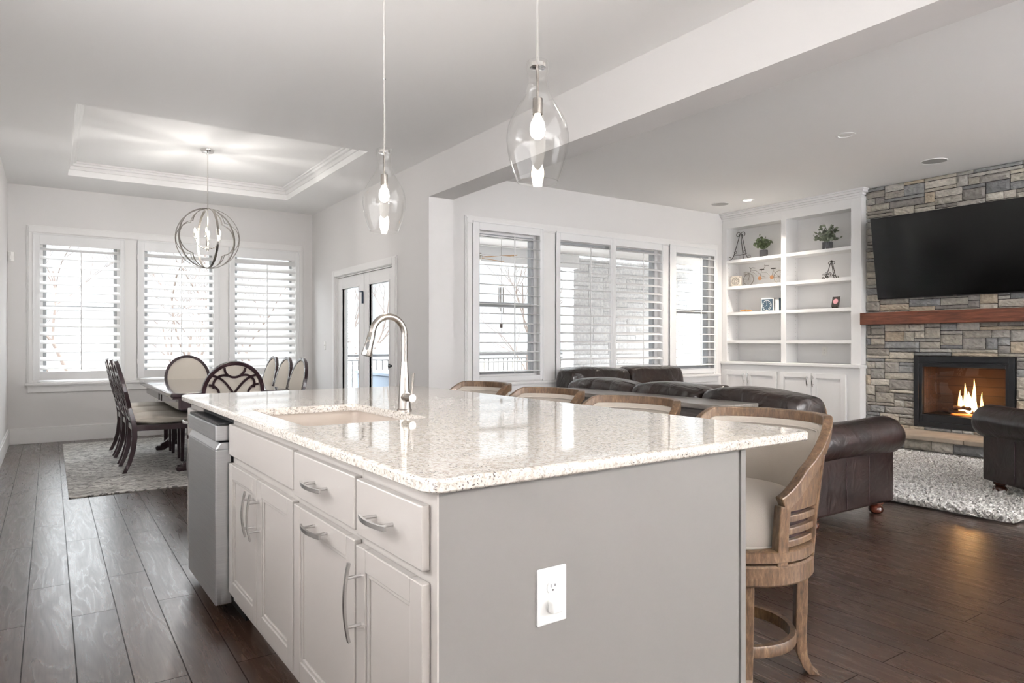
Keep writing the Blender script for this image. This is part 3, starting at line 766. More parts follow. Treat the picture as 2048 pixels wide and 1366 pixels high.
# ================================================================ bar stools
def zt(th):   # height of the frame top by angle in degrees from the back centre
    a = abs(th)
    if a <= 54: return .905
    if a >= 114: return .66
    q = (a-54)/60; q = q*q*(3-2*q)*.5+q*.5
    return .905-.245*q
def sx(th, e=0, z=.9):
    a = R(th); p = .8; k_ = .85+.15*max(0, min(1, (z-.5)/.4))
    cx, sy = math.cos(a), math.sin(a); ax, ay = (.35+e)*k_, (.283+e)*k_
    return (ax*abs(cx)**p if cx > 0 else ax*cx*.9, ay*math.copysign(abs(sy)**p, sy))
def make_stool(label, loc, rotz):
    t_ = thing('bar_stool', label, 'bar stool', loc, rotz, 'bar stools along the island')
    ths = [-114+228*i/48 for i in range(49)]
    pts = []; dirs = []
    for th in ths:
        z = zt(th); x, y = sx(th, 0, z); pts.append((x, y, z)); x2, y2 = sx(th, .02, z); dirs.append((x2-x, y2-y, 0))
    ups = []
    for i in range(len(pts)):
        a, b_ = Vector(pts[max(i-1, 0)]), Vector(pts[min(i+1, 48)]); tg = (b_-a).normalized(); d2 = Vector(dirs[i]).normalized()
        u = d2.cross(tg)
        if u.z < 0: u = -u
        ups.append(u)
    build('back_frame', MB().strip(pts, dirs, .034, .05, ups), M['oak'], t_, bevel=.005)
    def vpost(th, z1, w, dpt, nm='arm_post'):
        zs = [.45, .55, .62, z1]; p_ = [Vector((*sx(th, 0, z), z)) for z in zs]; n2 = Vector((*sx(th, 0, .9), 0)).normalized()
        build(nm, MB().strip(p_, [n2]*4, dpt, w, [Vector((n2.y, -n2.x, 0))]*4), M['oak'], t_, bevel=.004)
    for s_ in (-1, 1):
        vpost(s_*112, .655, .042, .036)
        vpost(s_*76, zt(76)-.015, .05, .032, 'rear_post')
        # wooden side below the sloping arm
        q = list(range(76, 113, 4)); n_ = len(q); vs = []
        for e0 in (-.014, .014):
            for th in q:
                z0_ = .635; z1_ = max(z0_+.005, zt(th)-.01)
                vs.append((*sx(s_*th, e0, z0_), z0_)); vs.append((*sx(s_*th, e0, z1_), z1_))
        fs = []
        for i in range(n_-1):
            a = 2*i; fs += [(a, a+2, a+3, a+1), (2*n_+a, 2*n_+a+1, 2*n_+a+3, 2*n_+a+2), (a, 2*n_+a, 2*n_+a+2, a+2), (a+1, a+3, 2*n_+a+3, 2*n_+a+1)]
        fs += [(0, 1, 2*n_+1, 2*n_), (2*n_-2, 4*n_-2, 4*n_-1, 2*n_-1)]
        build('arm_side', MB().add(vs, fs), M['oak'], t_)
        bp = MB(); q = list(range(76, 112, 4)); n_ = len(q)
        for e0 in (-.016, -.008):
            for th in q: bp.v.append((*sx(s_*th, e0, .5), .5)); bp.v.append((*sx(s_*th, e0, .64), .64))
        for i in range(n_-1):
            a = 2*i; bp.f += [(a, a+2, a+3, a+1), (2*n_+a, 2*n_+a+1, 2*n_+a+3, 2*n_+a+2)]
        bp.c = [None]*len(bp.f); build('slat_backing', bp, M['espresso'], t_)
        for z in (.522, .565, .608):
            q = [sx(s_*a, 0, z) for a in range(79, 110, 3)]
            build('side_slat', MB().strip([(a, b_, z) for a, b_ in q], [(a, b_, 0) for a, b_ in q], .026, .024), M['oak'], t_, bevel=.004)
    sh = MB(); nz = 8; W_ = 76
    A = [-W_+2*W_*i/40 for i in range(41)]
    for e0 in (-.024, .0):
        base_ = len(sh.v)
        for k2 in range(nz+1):
            for th in A:
                zz0 = .47; zz1 = zt(th)-.012; f_ = k2/nz; z = zz0+(zz1-zz0)*f_
                bul = (-.012 if e0 < 0 else .0)*math.sin(PI*f_)
                sh.v.append((*sx(th, e0+bul, z), z))
        for k2 in range(nz):
            for i in range(40):
                a = base_+k2*41+i; sh.f.append((a, a+1, a+42, a+41))
    N = 41*(nz+1)
    for i in range(40): sh.f += [(nz*41+i, nz*41+i+1, N+nz*41+i+1, N+nz*41+i), (i, N+i, N+i+1, i+1)]
    for k2 in range(nz): sh.f += [(k2*41, (k2+1)*41, N+(k2+1)*41, N+k2*41), (k2*41+40, N+k2*41+40, N+(k2+1)*41+40, (k2+1)*41+40)]
    sh.c = [None]*len(sh.f)
    bk = build('backrest', sh, M['stoollinen'], t_, smooth=True)
    # inner upholstery continues along the arms
    ia = MB(); A2 = [-110+220*i/60 for i in range(61)]
    for e0 in (-.026, -.016):
        for k2 in range(5):
            for th in A2:
                z = .60+(zt(th)-.012-.60)*k2/4; ia.v.append((*sx(th, e0, z), z))
    for L0 in (0, 305):
        for k2 in range(4):
            for i in range(60): a = L0+k2*61+i; ia.f.append((a, a+1, a+62, a+61))
    for i in range(60): ia.f += [(244+i, 245+i, 550+i, 549+i), (i, 305+i, 306+i, i+1)]
    ia.c = [None]*len(ia.f); build('inner_upholstery', ia, M['stoollinen'], bk, smooth=True)
    pp2 = []
    for th in [-104+208*i/60 for i in range(61)]:
        z = zt(th)-.034; pp2.append((*sx(th, -.030, z), z))
    build('piping', MB().tube(pp2, .004, 6), M['stoollinen'], bk, smooth=True)
    cs = MB(); K = 40
    lv = [(.97, .505), (1.0, .515), (1.015, .55), (1.0, .60), (.94, .64), (.82, .662), (.6, .675), (.3, .682), (.02, .683)]
    for k3, z in lv:
        for i in range(K):
            a = 2*PI*i/K; cs.v.append((.244*math.cos(a)*k3, (.214 if math.cos(a) > -.35 else .214+.03*(abs(math.cos(a))-.35))*math.sin(a)*k3, z))
    for j in range(len(lv)-1):
        for i in range(K): cs.f.append((j*K+i, j*K+(i+1) % K, (j+1)*K+(i+1) % K, (j+1)*K+i))
    cs.f += [tuple(range(K))[::-1], tuple((len(lv)-1)*K+i for i in range(K))]; cs.c = [None]*len(cs.f)
    st = build('seat', cs, M['stoollinen'], t_, smooth=True)
    build('piping', MB().tube([(.248*math.cos(2*PI*i/40), .216*math.sin(2*PI*i/40), .506) for i in range(40)], .0045, 6, closed=True), M['stoollinen'], st, smooth=True)
    build('seat_rail', MB().lathe([(.2, .463), (.265, .463), (.270, .468), (.270, .498), (.264, .503), (.2, .503)], (0, 0, 0), 48), M['oak'], t_, smooth=True)
    build('swivel_ring', MB().lathe([(.19, .385), (.262, .385), (.268, .392), (.268, .448), (.262, .455), (.19, .455)], (0, 0, 0), 48), M['oak'], t_, smooth=True)
    build('swivel_plate', MB().lathe([(.12, .455), (.12, .463)], (0, 0, 0), 24), M['black'], t_)
    for q in range(4):
        a = R(-44+90*q)-rotz
        rr = [(.232, .386), (.230, .26), (.226, .14), (.232, .07), (.252, .022), (.275, 0)]
        ww = [.056, .054, .052, .048, .046, .048]
        n2 = Vector((math.cos(a), math.sin(a), 0)); tn = Vector((-n2.y, n2.x, 0))
        lg = MB().strip([(n2*r_+Vector((0, 0, z))) for r_, z in rr], [tn]*6, ww, [.040, .040, .038, .036, .036, .038], [n2]*6)
        build('leg', lg, M['oak'], t_, bevel=.004)
    build('footrest', MB().lathe([(.190, .125), (.209, .125), (.212, .13), (.212, .160), (.209, .165), (.190, .165), (.190, .125)], (0, 0, 0), 48, cap=False), M['oak'], t_, smooth=True)
    return t_
SL = ['bar stool nearest the camera, linen seat and legs in view past the island end', 'second bar stool from the camera, only its oak-framed back above the granite',
      'third bar stool from the camera, its back in front of the console table end', 'bar stool farthest from the camera, its back in front of the left family window']
s0 = make_stool(SL[0], (2.10, 1.64, 0), R(7))
for i, (x, y, a) in enumerate(((2.12, 2.38, 9), (2.16, 3.12, 6), (2.17, 3.87, 5))):
    dup(s0, (x, y, 0), R(a), SL[i+1])

# ================================================================ dining set
RZ = .012
rg = MB().box(0, 0, 0, 2.4, 3.3, .012)
t_ = build('area_rug', rg, M['rug'], None, bevel=.004, loc=(.12, 6.24, 0)); tag(t_, 'grey and ivory wood-grain patterned rug under the dining table', 'rug')
t_ = thing('dining_table', 'long dark espresso dining table with a glossy top', 'table', (1.35, 7.70, RZ))
tt = MB().box(-.5, -1.265, .712, .5, 1.265, .748)
build('tabletop', tt, M['tabletop'], t_, bevel=.008)
build('tabletop_edge', MB().box(-.485, -1.25, .694, .485, 1.25, .7115), M['espresso'], t_, bevel=.005)
ap = MB().box(-.43, -1.18, .60, -.405, 1.18, .694).box(.405, -1.18, .60, .43, 1.18, .694).box(-.405, -1.18, .60, .405, -1.155, .694).box(-.405, 1.155, .60, .405, 1.18, .694)
for yy in (-.09, .09): ap.box(-.436, yy-.012, .60, -.430, yy+.012, .694)
build('apron', ap, M['espresso'], t_, bevel=.003)
for s_ in (-1, 1):
    pd = build('pedestal', MB().box(-.16, s_*.74-.05, .22, .16, s_*.74+.05, .60).box(-.22, s_*.74-.045, .55, .22, s_*.74+.045, .60), M['espresso'], t_, bevel=.01)
    for q in (-1, 1):
        pts = [(q*.20, s_*.74, .56), (q*.17, s_*.74, .42), (q*.14, s_*.74, .28), (q*.18, s_*.74, .15), (q*.27, s_*.74, .06), (q*.34, s_*.74, .03)]
        build('leg', MB().strip(pts, [(0, 1, 0)]*6, .085, .075, [(q*.7, 0, .7), (q*.9, 0, .4), (q*1, 0, 0), (q*.8, 0, .5), (q*.4, 0, .9), (0, 0, 1)]), M['espresso'], t_, bevel=.008)
        build('foot', MB().box(q*.34-.05, s_*.74-.05, 0, q*.34+.05, s_*.74+.05, .05), M['espresso'], t_, bevel=.015)
build('stretcher', MB().box(-.03, -.73, .24, .03, .73, .31), M['espresso'], t_, bevel=.006)
def make_chair(label, loc, rotz):
    # local: faces +x, seat centre at origin
    t_ = thing('dining_chair', label, 'chair', loc, rotz, 'dining chairs around the espresso table')
    # oval back tilted backwards
    tl = R(13); B0 = Vector((-.235, 0, .47)); up = Vector((-math.sin(tl), 0, math.cos(tl))); nf = Vector((math.cos(tl), 0, math.sin(tl)))
    def P(y, h, off=0): return B0+up*h+Vector((0, y, 0))+nf*off
    cy_, rh, rw = .275, .275, .245
    pts = []; dirs = []; ups = []
    for i in range(48):
        a = 2*PI*i/48; y = rw*math.cos(a); h = cy_+rh*math.sin(a); pts.append(P(y, h))
        dirs.append(Vector((0, math.cos(a), 0))+up*math.sin(a)); ups.append(nf)
    build('back_frame', MB().strip(pts, dirs, .034, .034, ups, closed=True), M['espresso'], t_, bevel=.004)
    pad = MB(); K = 40
    lv = [(1, -.004), (1, .006), (.9, .020), (.6, .028), (.02, .031)]
    for k3, off in lv:
        for i in range(K):
            a = 2*PI*i/K; pad.v.append(tuple(P((rw-.014)*k3*math.cos(a), cy_+(rh-.014)*k3*math.sin(a), off)))
    for j in range(len(lv)-1):
        for i in range(K): pad.f.append((j*K+i, j*K+(i+1) % K, (j+1)*K+(i+1) % K, (j+1)*K+i))
    pad.f += [tuple(range(K))[::-1], tuple((len(lv)-1)*K+i for i in range(K))]; pad.c = [None]*len(pad.f)
    pd = build('back_pad', pad, M['linen'], t_, smooth=True)
    lat = MB()
    def curve(fn, n_=24):
        p_ = []; 
        for i in range(n_+1):
            y, h = fn(i/n_); p_.append((y, h))
        q_ = [P(y, h, -.012) for y, h in p_]; dd = []
        for i in range(len(q_)):
            tg = (q_[min(i+1, n_)]-q_[max(i-1, 0)]).normalized(); dd.append(tg.cross(nf))
        lat.strip(q_, dd, .019, .012, [nf]*len(q_))
    def arc(cy0, ch0, r_, a0, a1): return lambda u: (cy0+r_*math.cos(R(a0+(a1-a0)*u)), ch0+r_*math.sin(R(a0+(a1-a0)*u)))
    c0 = cy_
    for s_ in (-1, 1):
        curve(lambda u: (s_*(-.19+.38*u), c0-.17+.34*(u)-.04*math.sin(2*PI*u)))
    for s_ in (-1, 1):
        curve(arc(0, c0+s_*.235, .085, 180 if s_ > 0 else 0, 360 if s_ > 0 else 180))
        curve(arc(s_*.205, c0+.0, .085, 90 if s_ > 0 else -90, 270 if s_ > 0 else 90))
        for q in (-1, 1):
            curve(arc(s_*.085, c0+q*.085, .085, (0 if q > 0 else -90)+(90 if s_ < 0 and q > 0 else 0)+(-90 if s_ < 0 and q < 0 else 0)-20, (90 if q > 0 else 0)+(90 if s_ < 0 and q > 0 else 0)+(-90 if s_ < 0 and q < 0 else 0)+20, ))
    build('lattice', lat, M['espresso'], t_)
    # rear legs (sabre) continuing into posts
    for s_ in (-1, 1):
        p_ = [P(s_*.205, .13)] + [Vector((-.235, s_*.215, .48)), Vector((-.225, s_*.218, .42)), Vector((-.222, s_*.218, .32)), Vector((-.235, s_*.218, .2)), Vector((-.265, s_*.218, .09)), Vector((-.305, s_*.218, 0))]
        build('leg', MB().strip(p_, [(0, 1, 0)]*7, .030, [.034, .04, .045, .045, .042, .038, .034], [(1, 0, 0)]*7), M['espresso'], t_, bevel=.004)
        q_ = [Vector((.235, s_*.205, .40)), Vector((.235, s_*.205, .25)), Vector((.232, s_*.203, 0))]
        build('leg', MB().strip(q_, [(0, 1, 0)]*3, [.045, .040, .028], [.045, .040, .028], [(1, 0, 0)]*3), M['espresso'], t_, bevel=.004)
    build('seat_frame', MB().prism([(-.24, -.215), (.25, -.235), (.262, 0), (.25, .235), (-.24, .215)], 'z', .375, .43), M['espresso'], t_, bevel=.004)
    build('seat', puffy(-.245, -.24, .428, .265, .24, .515, 10, 10, 4, .6, (0, 0, .16)), M['linen'], t_, smooth=True, sub=1)
    return t_
CL = ['dining chair nearest the island on the left side of the table', 'middle of the three dining chairs on the left side of the table', 'dining chair on the left side of the table closest to the windows']
ch0 = make_chair(CL[0], (.86, 7.30, RZ), 0)
dup(ch0, (.86, 7.90, RZ), 0, CL[1]); dup(ch0, (.86, 8.50, RZ), 0, CL[2])
dup(ch0, (1.84, 7.19, RZ), PI, 'right-hand side dining chair nearest the island, pale upholstered back')
dup(ch0, (1.84, 7.73, RZ), PI, 'middle of the three dining chairs on the right side of the table')
dup(ch0, (1.84, 8.28, RZ), PI, 'right-hand side dining chair closest to the windows')
dup(ch0, (1.33, 6.63, RZ), PI/2, 'dining chair at the near end of the table, interlaced lattice over a cream back')
dup(ch0, (1.42, 9.03, RZ), -PI/2, 'dining chair at the window end of the table, round cream back facing the room')
# chandelier
CX, CY, CZ = 1.36, 7.68, 2.275
t_ = thing('globe_chandelier', 'chrome globe chandelier with quatrefoil bands and lit candle bulbs over the dining table', 'chandelier', (CX, CY, CZ))
RR = .312
for a, nm in ((-22, 0), (22, 0), (98, 0)):
    ca, sa = math.cos(R(a)), math.sin(R(a)); p_ = []; dd = []; uu = []
    for i in range(64):
        th = 2*PI*i/64; p_.append((RR*math.cos(th)*ca, RR*math.cos(th)*sa, RR*math.sin(th)))
        dd.append((-sa, ca, 0)); uu.append((math.cos(th)*ca, math.cos(th)*sa, math.sin(th)))
    build('hoop', MB().strip(p_, dd, .022, .005, uu, closed=True), M['nickel'], t_)
    q_ = []; dd = []; uu = []
    if a != 98:
        for i in range(96):
            th = 2*PI*i/96; ph_ = ((th/(PI/2)+.5) % 1-.5)*PI/2; rad = RR*(.455*math.cos(ph_)+math.sqrt(.53**2-(.455*math.sin(ph_))**2))
            q_.append((rad*math.cos(th)*ca, rad*math.cos(th)*sa, rad*math.sin(th))); dd.append((-sa, ca, 0)); uu.append((math.cos(th)*ca, math.cos(th)*sa, math.sin(th)))
        build('quatrefoil_band', MB().strip(q_, dd, .016, .0045, uu, closed=True), M['nickel'], t_)
build('stem', MB().tube([(0, 0, ZT-CZ-.04), (0, 0, -.1)], .006, 10).lathe([(.0, -.135), (.012, -.125), (.02, -.1), (.012, -.085), (.006, -.07)], (0, 0, 0), 16), M['chrome'], t_, smooth=True)
build('canopy', MB().lathe([(.068, ZT-CZ), (.068, ZT-CZ-.008), (.055, ZT-CZ-.03), (.012, ZT-CZ-.035), (.008, ZT-CZ-.055)], (0, 0, 0), 28), M['chrome'], t_, smooth=True)
for i in range(6):
    a = R(60*i+15); c_, s_ = math.cos(a), math.sin(a)
    p_ = [(0, 0, -.09), (.05*c_, .05*s_, -.10), (.10*c_, .10*s_, -.08), (.128*c_, .128*s_, -.03), (.132*c_, .132*s_, 0)]
    ar = build('arm', MB().tube(p_, .0045, 8).lathe([(.014, 0), (.016, .005), (.009, .008), (.009, .045)], (.132*c_, .132*s_, 0), 12), M['chrome'], t_, smooth=True)
    build('bulb', MB().lathe([(.006, .045), (.010, .060), (.008, .08), (.001, .098)], (.132*c_, .132*s_, 0), 12), M['flamebulb'], ar, smooth=True)
l = bpy.data.lights.new('chandelier_lamp', 'POINT'); l.energy = 13; l.color = (1, .96, .92); l.shadow_soft_size = .05
o = bpy.data.objects.new('chandelier_lamp', l); o.location = (CX+.0, CY, CZ+.08); C.objects.link(o)

# wall plates and sensor
def switch(label, loc, rotz, gangs):
    t_ = thing('light_switch', label, 'light switch', loc, rotz); w = .07+.046*(gangs-1)
    build('cover_plate', MB().box(-w/2, -.006, -.0575, w/2, 0, .0575), M['plate'], t_, bevel=.003)
    for g in range(gangs):
        xc = (g-(gangs-1)/2)*.046
        build('toggle', MB().box(xc-.005, -.0075, -.012, xc+.005, -.0061, .012).box(xc-.0035, -.018, -.002, xc+.0035, -.007, .009), M['plate'], t_, bevel=.001)
    return t_
switch('white three-gang switch plate on the wall right of the french doors', (XW, 6.785, 1.15), -PI/2, 3)
switch('white single switch plate left of the french doors near the dining corner', (XW, 9.33, 1.15), -PI/2, 1)
t_ = thing('motion_sensor', 'small white motion sensor high in the far left corner of the dining room', 'sensor', (-.375, YD, 2.195))
build('housing', MB().prism([(-.03, 0), (-.028, -.03), (.0, -.04), (.028, -.03), (.03, 0)], 'z', -.055, .055), M['plate'], t_, bevel=.004)
build('lens', MB().box(-.015, -.0425, -.03, .015, -.036, .01), M['plate'], t_, bevel=.002)
outlet('white outlet low on the dining room wall behind the left chairs', (1.155, YD, .43), 0, w=.075, h=.118)

# ================================================================ stone fireplace wall
PAL = [(.38, .35, .305), (.46, .425, .36), (.29, .27, .25), (.56, .51, .43), (.33, .33, .325), (.50, .42, .32), (.42, .395, .36), (.34, .31, .27), (.60, .56, .49), (.25, .25, .25), (.46, .44, .40)]
def stones(mb, a0, a1, z0, z1, holes, fn, cw=.056, chh=.040, seed=3):
    # fill (a,z) rectangle with random ashlar; fn(a,z,depth)->xyz
    rnd = random.Random(seed); na = int(round((a1-a0)/cw)); nz = int(round((z1-z0)/chh)); cw = (a1-a0)/na; chh = (z1-z0)/nz
    occ = [[False]*nz for _ in range(na)]
    def hole(i, j):
        ca, cz = a0+(i+.5)*cw, z0+(j+.5)*chh
        return any(h[0] < ca < h[1] and h[2] < cz < h[3] for h in holes)
    for j in range(nz):
        for i in range(na):
            if hole(i, j): occ[i][j] = True
    for j in range(nz):
        for i in range(na):
            if occ[i][j]: continue
            hh = rnd.choice((1, 1, 2, 2, 2, 3)); ww = rnd.choice((2, 3, 4, 5, 6, 7)) if hh < 3 else rnd.choice((2, 3, 4))
            if hh == 1: ww = rnd.choice((4, 5, 6, 8))
            w2 = 0
            while w2 < ww and i+w2 < na and not occ[i+w2][j]: w2 += 1
            if i+w2 < na and not occ[i+w2][j] and 0: pass
            # avoid leaving a one-cell sliver
            if i+w2+1 <= na-1 and not occ[i+w2][j] and occ[i+w2+1][j]: w2 += 1
            h2 = 1
            while h2 < hh and j+h2 < nz and all(not occ[i+q][j+h2] for q in range(w2)): h2 += 1
            for q in range(w2):
                for r_ in range(h2): occ[i+q][j+r_] = True
            s0_, s1_ = a0+i*cw+.0035, a0+(i+w2)*cw-.0035; t0, t1 = z0+j*chh+.0035, z0+(j+h2)*chh-.0035
            n1, n2 = max(3, w2*2), max(3, h2*2); col = rnd.choice(PAL); f_ = rnd.uniform(.85, 1.15); col = tuple(c_*f_ for c_ in col)
            dep = rnd.uniform(.012, .034); base_ = len(mb.v); tilt = rnd.uniform(-.006, .006)
            jit = [[rnd.uniform(-.006, .006) for _ in range(n2+1)] for _ in range(n1+1)]
            for p_ in range(n1+1):
                for q_ in range(n2+1):
                    u, v_ = p_/n1, q_/n2; ed = min(u*(s1_-s0_), (1-u)*(s1_-s0_), v_*(t1-t0), (1-v_)*(t1-t0))
                    d2 = dep+jit[p_][q_]+tilt*(u-.5)*2
                    if ed < 1e-6: d2 = dep*.45
                    ja = rnd.uniform(-.0015, .0015)
                    mb.v.append(fn(s0_+u*(s1_-s0_)+ja, t0+v_*(t1-t0)+ja, d2))
            for p_ in range(n1):
                for q_ in range(n2):
                    a = base_+p_*(n2+1)+q_; mb.f.append((a, a+1, a+n2+2, a+n2+1)); mb.c.append(col)
            # side skirts back to the mortar
            rim = [base_+p_*(n2+1) for p_ in range(n1+1)]+[base_+n1*(n2+1)+q_ for q_ in range(1, n2+1)]+[base_+p_*(n2+1)+n2 for p_ in range(n1-1, -1, -1)]+[base_+q_ for q_ in range(n2-1, 0, -1)]
            rb = len(mb.v)
            coords_ = []
            for p_ in range(n1+1): coords_.append((s0_+p_/n1*(s1_-s0_), t0))
            for q_ in range(1, n2+1): coords_.append((s1_, t0+q_/n2*(t1-t0)))
            for p_ in range(n1-1, -1, -1): coords_.append((s0_+p_/n1*(s1_-s0_), t1))
            for q_ in range(n2-1, 0, -1): coords_.append((s0_, t0+q_/n2*(t1-t0)))
            for a_, z_ in coords_: mb.v.append(fn(a_, z_, -.012))
            L_ = len(rim)
            for r_ in range(L_): mb.f.append((rim[r_], rim[(r_+1) % L_], rb+(r_+1) % L_, rb+r_)); mb.c.append(tuple(c_*.8 for c_ in col))
def build_col(name, mb, m, parent=None):
    me = bpy.data.meshes.new(name); me.from_pydata(mb.v, [], mb.f); me.update()
    ca = me.color_attributes.new('Col', 'FLOAT_COLOR', 'CORNER')
    for p_, c_ in zip(me.polygons, mb.c):
        c_ = c_ or (.3, .3, .3)
        for li in p_.loop_indices: ca.data[li].color = tuple(c_)+(1,)
    bm = bmesh.new(); bm.from_mesh(me); bmesh.ops.recalc_face_normals(bm, faces=bm.faces); bm.to_mesh(me); bm.free()
    o = bpy.data.objects.new(name, me); C.objects.link(o); me.materials.append(m)
    if parent: o.parent = parent
    return o
XM = XS+.02   # mortar plane
fp = MB()
stones(fp, 1.2, 4.49, 0, H, [(2.955, 3.915, .255, 1.03)], lambda a, z, d: (XM-d, a, z))
# left return of the chimney breast
stones(fp, XM, XR, 0, H, [], lambda a, z, d: (a, 4.478+d*.5, z), seed=9)
sw = build_col('wall_fireplace', fp, M['stone']); sw['kind'] = 'structure'
mo = MB().box(XM, 1.2, 0, XR-.001, 2.94, H).box(XM, 3.925, 0, XR-.001, 4.475, H).box(XM, 2.94, 1.035, XR-.001, 3.925, H).box(XM, 2.94, 0, XR-.001, 3.925, .24)
struct('wall_fireplace_mortar', mo, M['mortar'])
# hearth
t_ = thing('stone_hearth', 'raised stone hearth with a sandstone slab in front of the fireplace', 'hearth', (7.9, 2.8, 0))
hb = MB(); stones(hb, -1.6, 1.66, 0, .162, [], lambda a, z, d: (-.24-d, a, z), cw=.07, chh=.054, seed=5)
hb.box(-.235, -1.6, 0, .275, 1.66, .160, (.1, .09, .08))
build_col('stone_base', hb, M['stone'], t_)
sl = MB(); ys = -1.6; rnd = random.Random(2)
while ys < 1.66:
    y2 = min(1.66, ys+rnd.uniform(.55, .75)); 
    if 1.66-y2 < .2: y2 = 1.66
    n_ = 9; poly = [(-.30+rnd.uniform(-.008, .008), ys+.002+(y2-ys-.004)*i/n_) for i in range(n_+1)]+[(.275, y2-.002), (.275, ys+.002)]
    sl.prism(poly, 'z', .163, .21); ys = y2
build('slab', sl, M['hearthstone'], t_, bevel=.008)
# firebox
t_ = thing('fireplace_insert', 'black framed gas fireplace burning behind glass in the stone wall', 'fireplace', (XS, 3.4325, .25))
hw = .4925; fh = .785
fr = MB()
fr.box(-.012, -hw, 0, .05, -hw+.05, fh).box(-.012, hw-.05, 0, .05, hw, fh).box(-.012, -hw+.05, fh-.055, .05, hw-.05, fh).box(-.012, -hw+.05, 0, .05, hw-.05, .05)
fr.box(.004, -hw+.05, .05, .05, -hw+.085, fh-.055).box(.004, hw-.085, .05, .05, hw-.05, fh-.055).box(.004, -hw+.085, fh-.115, .05, hw-.085, fh-.055).box(.004, -hw+.085, .05, .05, hw-.085, .13)
fr.box(-.006, -hw+.05, fh-.078, .01, hw-.05, fh-.066).box(-.006, -hw+.06, .128, .01, hw-.06, .134)
build('frame', fr, M['black'], t_, bevel=.003)
build('pane', MB().box(.03, -hw+.085, .13, .034, hw-.085, fh-.115), M['glass'], t_)
bx = MB().box(.42, -hw+.06, .1, .44, hw-.06, fh-.08).box(.055, -hw+.04, .1, .42, -hw+.06, fh-.08).box(.055, hw-.06, .1, .42, hw-.04, fh-.08).box(.055, -hw+.06, fh-.09, .42, hw-.06, fh-.08)
build('firebrick_liner', bx, M['firebrick'], t_)
build('burner_tray', MB().box(.055, -hw+.06, .1, .42, hw-.06, .14), M['black'], t_)
for i, (y, x, a, L_, r_) in enumerate(((-.05, .2, 8, .5, .028), (.05, .28, -6, .55, .032), (.0, .24, 30, .36, .024), (.1, .22, -35, .3, .022))):
    z = .165 if i < 2 else .215; ca, sa = math.cos(R(90+a))*L_/2, math.sin(R(90+a))*L_/2
    build('log', MB().tube([(x-ca, y-sa, z), (x-ca*.3, y-sa*.3, z+.01), (x+ca*.4, y+sa*.4, z-.004), (x+ca, y+sa, z+.008)], [r_, r_*1.1, r_*.95, r_*.85], 10), M['firebrick'], t_, smooth=True)
build('embers', MB().sphere((.2, -.02, .15), .10, .22, .012, 20, 6), M['ember'], t_, smooth=True)
def flame(y, x, h, w, m):
    mb = MB(); prof = [(.25, 0), (.8, .08), (1, .2), (.85, .38), (.55, .58), (.3, .78), (.02, 1)]
    vs = []; K = 12
    for j, (r_, z) in enumerate(prof):
        dx = .18*w*math.sin(z*7+y*30)
        for i in range(K):
            a = 2*PI*i/K; vs.append((x+r_*w*.5*math.cos(a), y+dx+r_*w*math.sin(a), .165+z*h))
    fs = [(j*K+i, j*K+(i+1) % K, (j+1)*K+(i+1) % K, (j+1)*K+i) for j in range(len(prof)-1) for i in range(K)]
    mb.add(vs, fs); build('flame', mb, m, t_, smooth=True, sub=1)
for y, x, h, w, mm_ in ((-.03, .22, .38, .032, 'flame'), (.045, .2, .33, .036, 'flame'), (.115, .23, .25, .026, 'flame'), (-.11, .21, .24, .022, 'flame'), (.0, .17, .24, .044, 'flamecore'), (-.055, .18, .30, .024, 'flamecore'), (.08, .19, .19, .028, 'flamecore')):
    flame(y, x, h, w, M[mm_])
l = bpy.data.lights.new('fire_glow', 'POINT'); l.energy = 2; l.color = (1, .42, .14); l.shadow_soft_size = .08
o = bpy.data.objects.new('fire_glow', l); o.location = (XS+.16, 3.43, .25+.36); C.objects.link(o)
# mantel
mt = build('mantel_beam', MB().box(-.10, -1.55, 0, .12, 1.61, .14), M['mantel'], None, bevel=.006, loc=(8.08, 2.83, 1.405)); tag(mt, 'red-brown wooden mantel beam on the stone wall below the television', 'mantel')
# tv
t_ = thing('television', 'large black flat-screen television tilted down on the stone wall', 'television', (8.06, 3.47, 2.17)); t_.rotation_euler = (0, R(-10), 0)
build('bezel', MB().box(-.012, -.838, -.475, .03, .838, .475), M['tvframe'], t_, bevel=.003)
build('screen', MB().box(-.0145, -.832, -.462, -.0125, .832, .469), M['tv'], t_)
build('logo', MB().box(-.0135, -.02, -.4725, -.0122, .02, -.466), M['nickel'], t_)
build('mount', MB().box(.03, -.25, -.2, .07, .25, .2), M['black'], t_)

# ================================================================ bookcase
XBK = 8.385; XFc = 8.10; YB0, YB1 = 4.49, 6.545
t_ = thing('built_in_bookcase', 'white built-in bookcase with two bays of open shelves left of the stone wall', 'bookcase', (XFc, 5.5, .925))
def L(x, y, z): return (x-XFc, y-5.5, z-.925)
def bl(mb, x0, y0, z0, x1, y1, z1): return mb.box(*L(x0, y0, z0), *L(x1, y1, z1))
ca = MB()
bl(ca, XBK, YB0, .925, XBK+.02, YB1, 3.04)
for a, b_ in ((YB0, 4.615), (5.505, 5.58), (6.465, YB1)):
    bl(ca, XFc, a, .925, XFc+.02, b_, 2.97)
for a, b_ in ((YB0+.03, 4.60), (5.52, 5.565), (6.48, YB1-.03)): bl(ca, XFc+.02, a, .925, XBK, b_, 2.97)
bl(ca, XFc, 4.615, 2.83, XFc+.02, 5.505, 2.97); bl(ca, XFc, 5.58, 2.83, XFc+.02, 6.465, 2.97)
bl(ca, XFc+.02, 4.60, 2.845, XBK, 6.48, 2.865)
bl(ca, XFc+.0205, YB0, .925, XBK, YB0+.0295, 2.97)
build('carcass', ca, M['white_cab'], t_, bevel=.0015)
cr = MB()
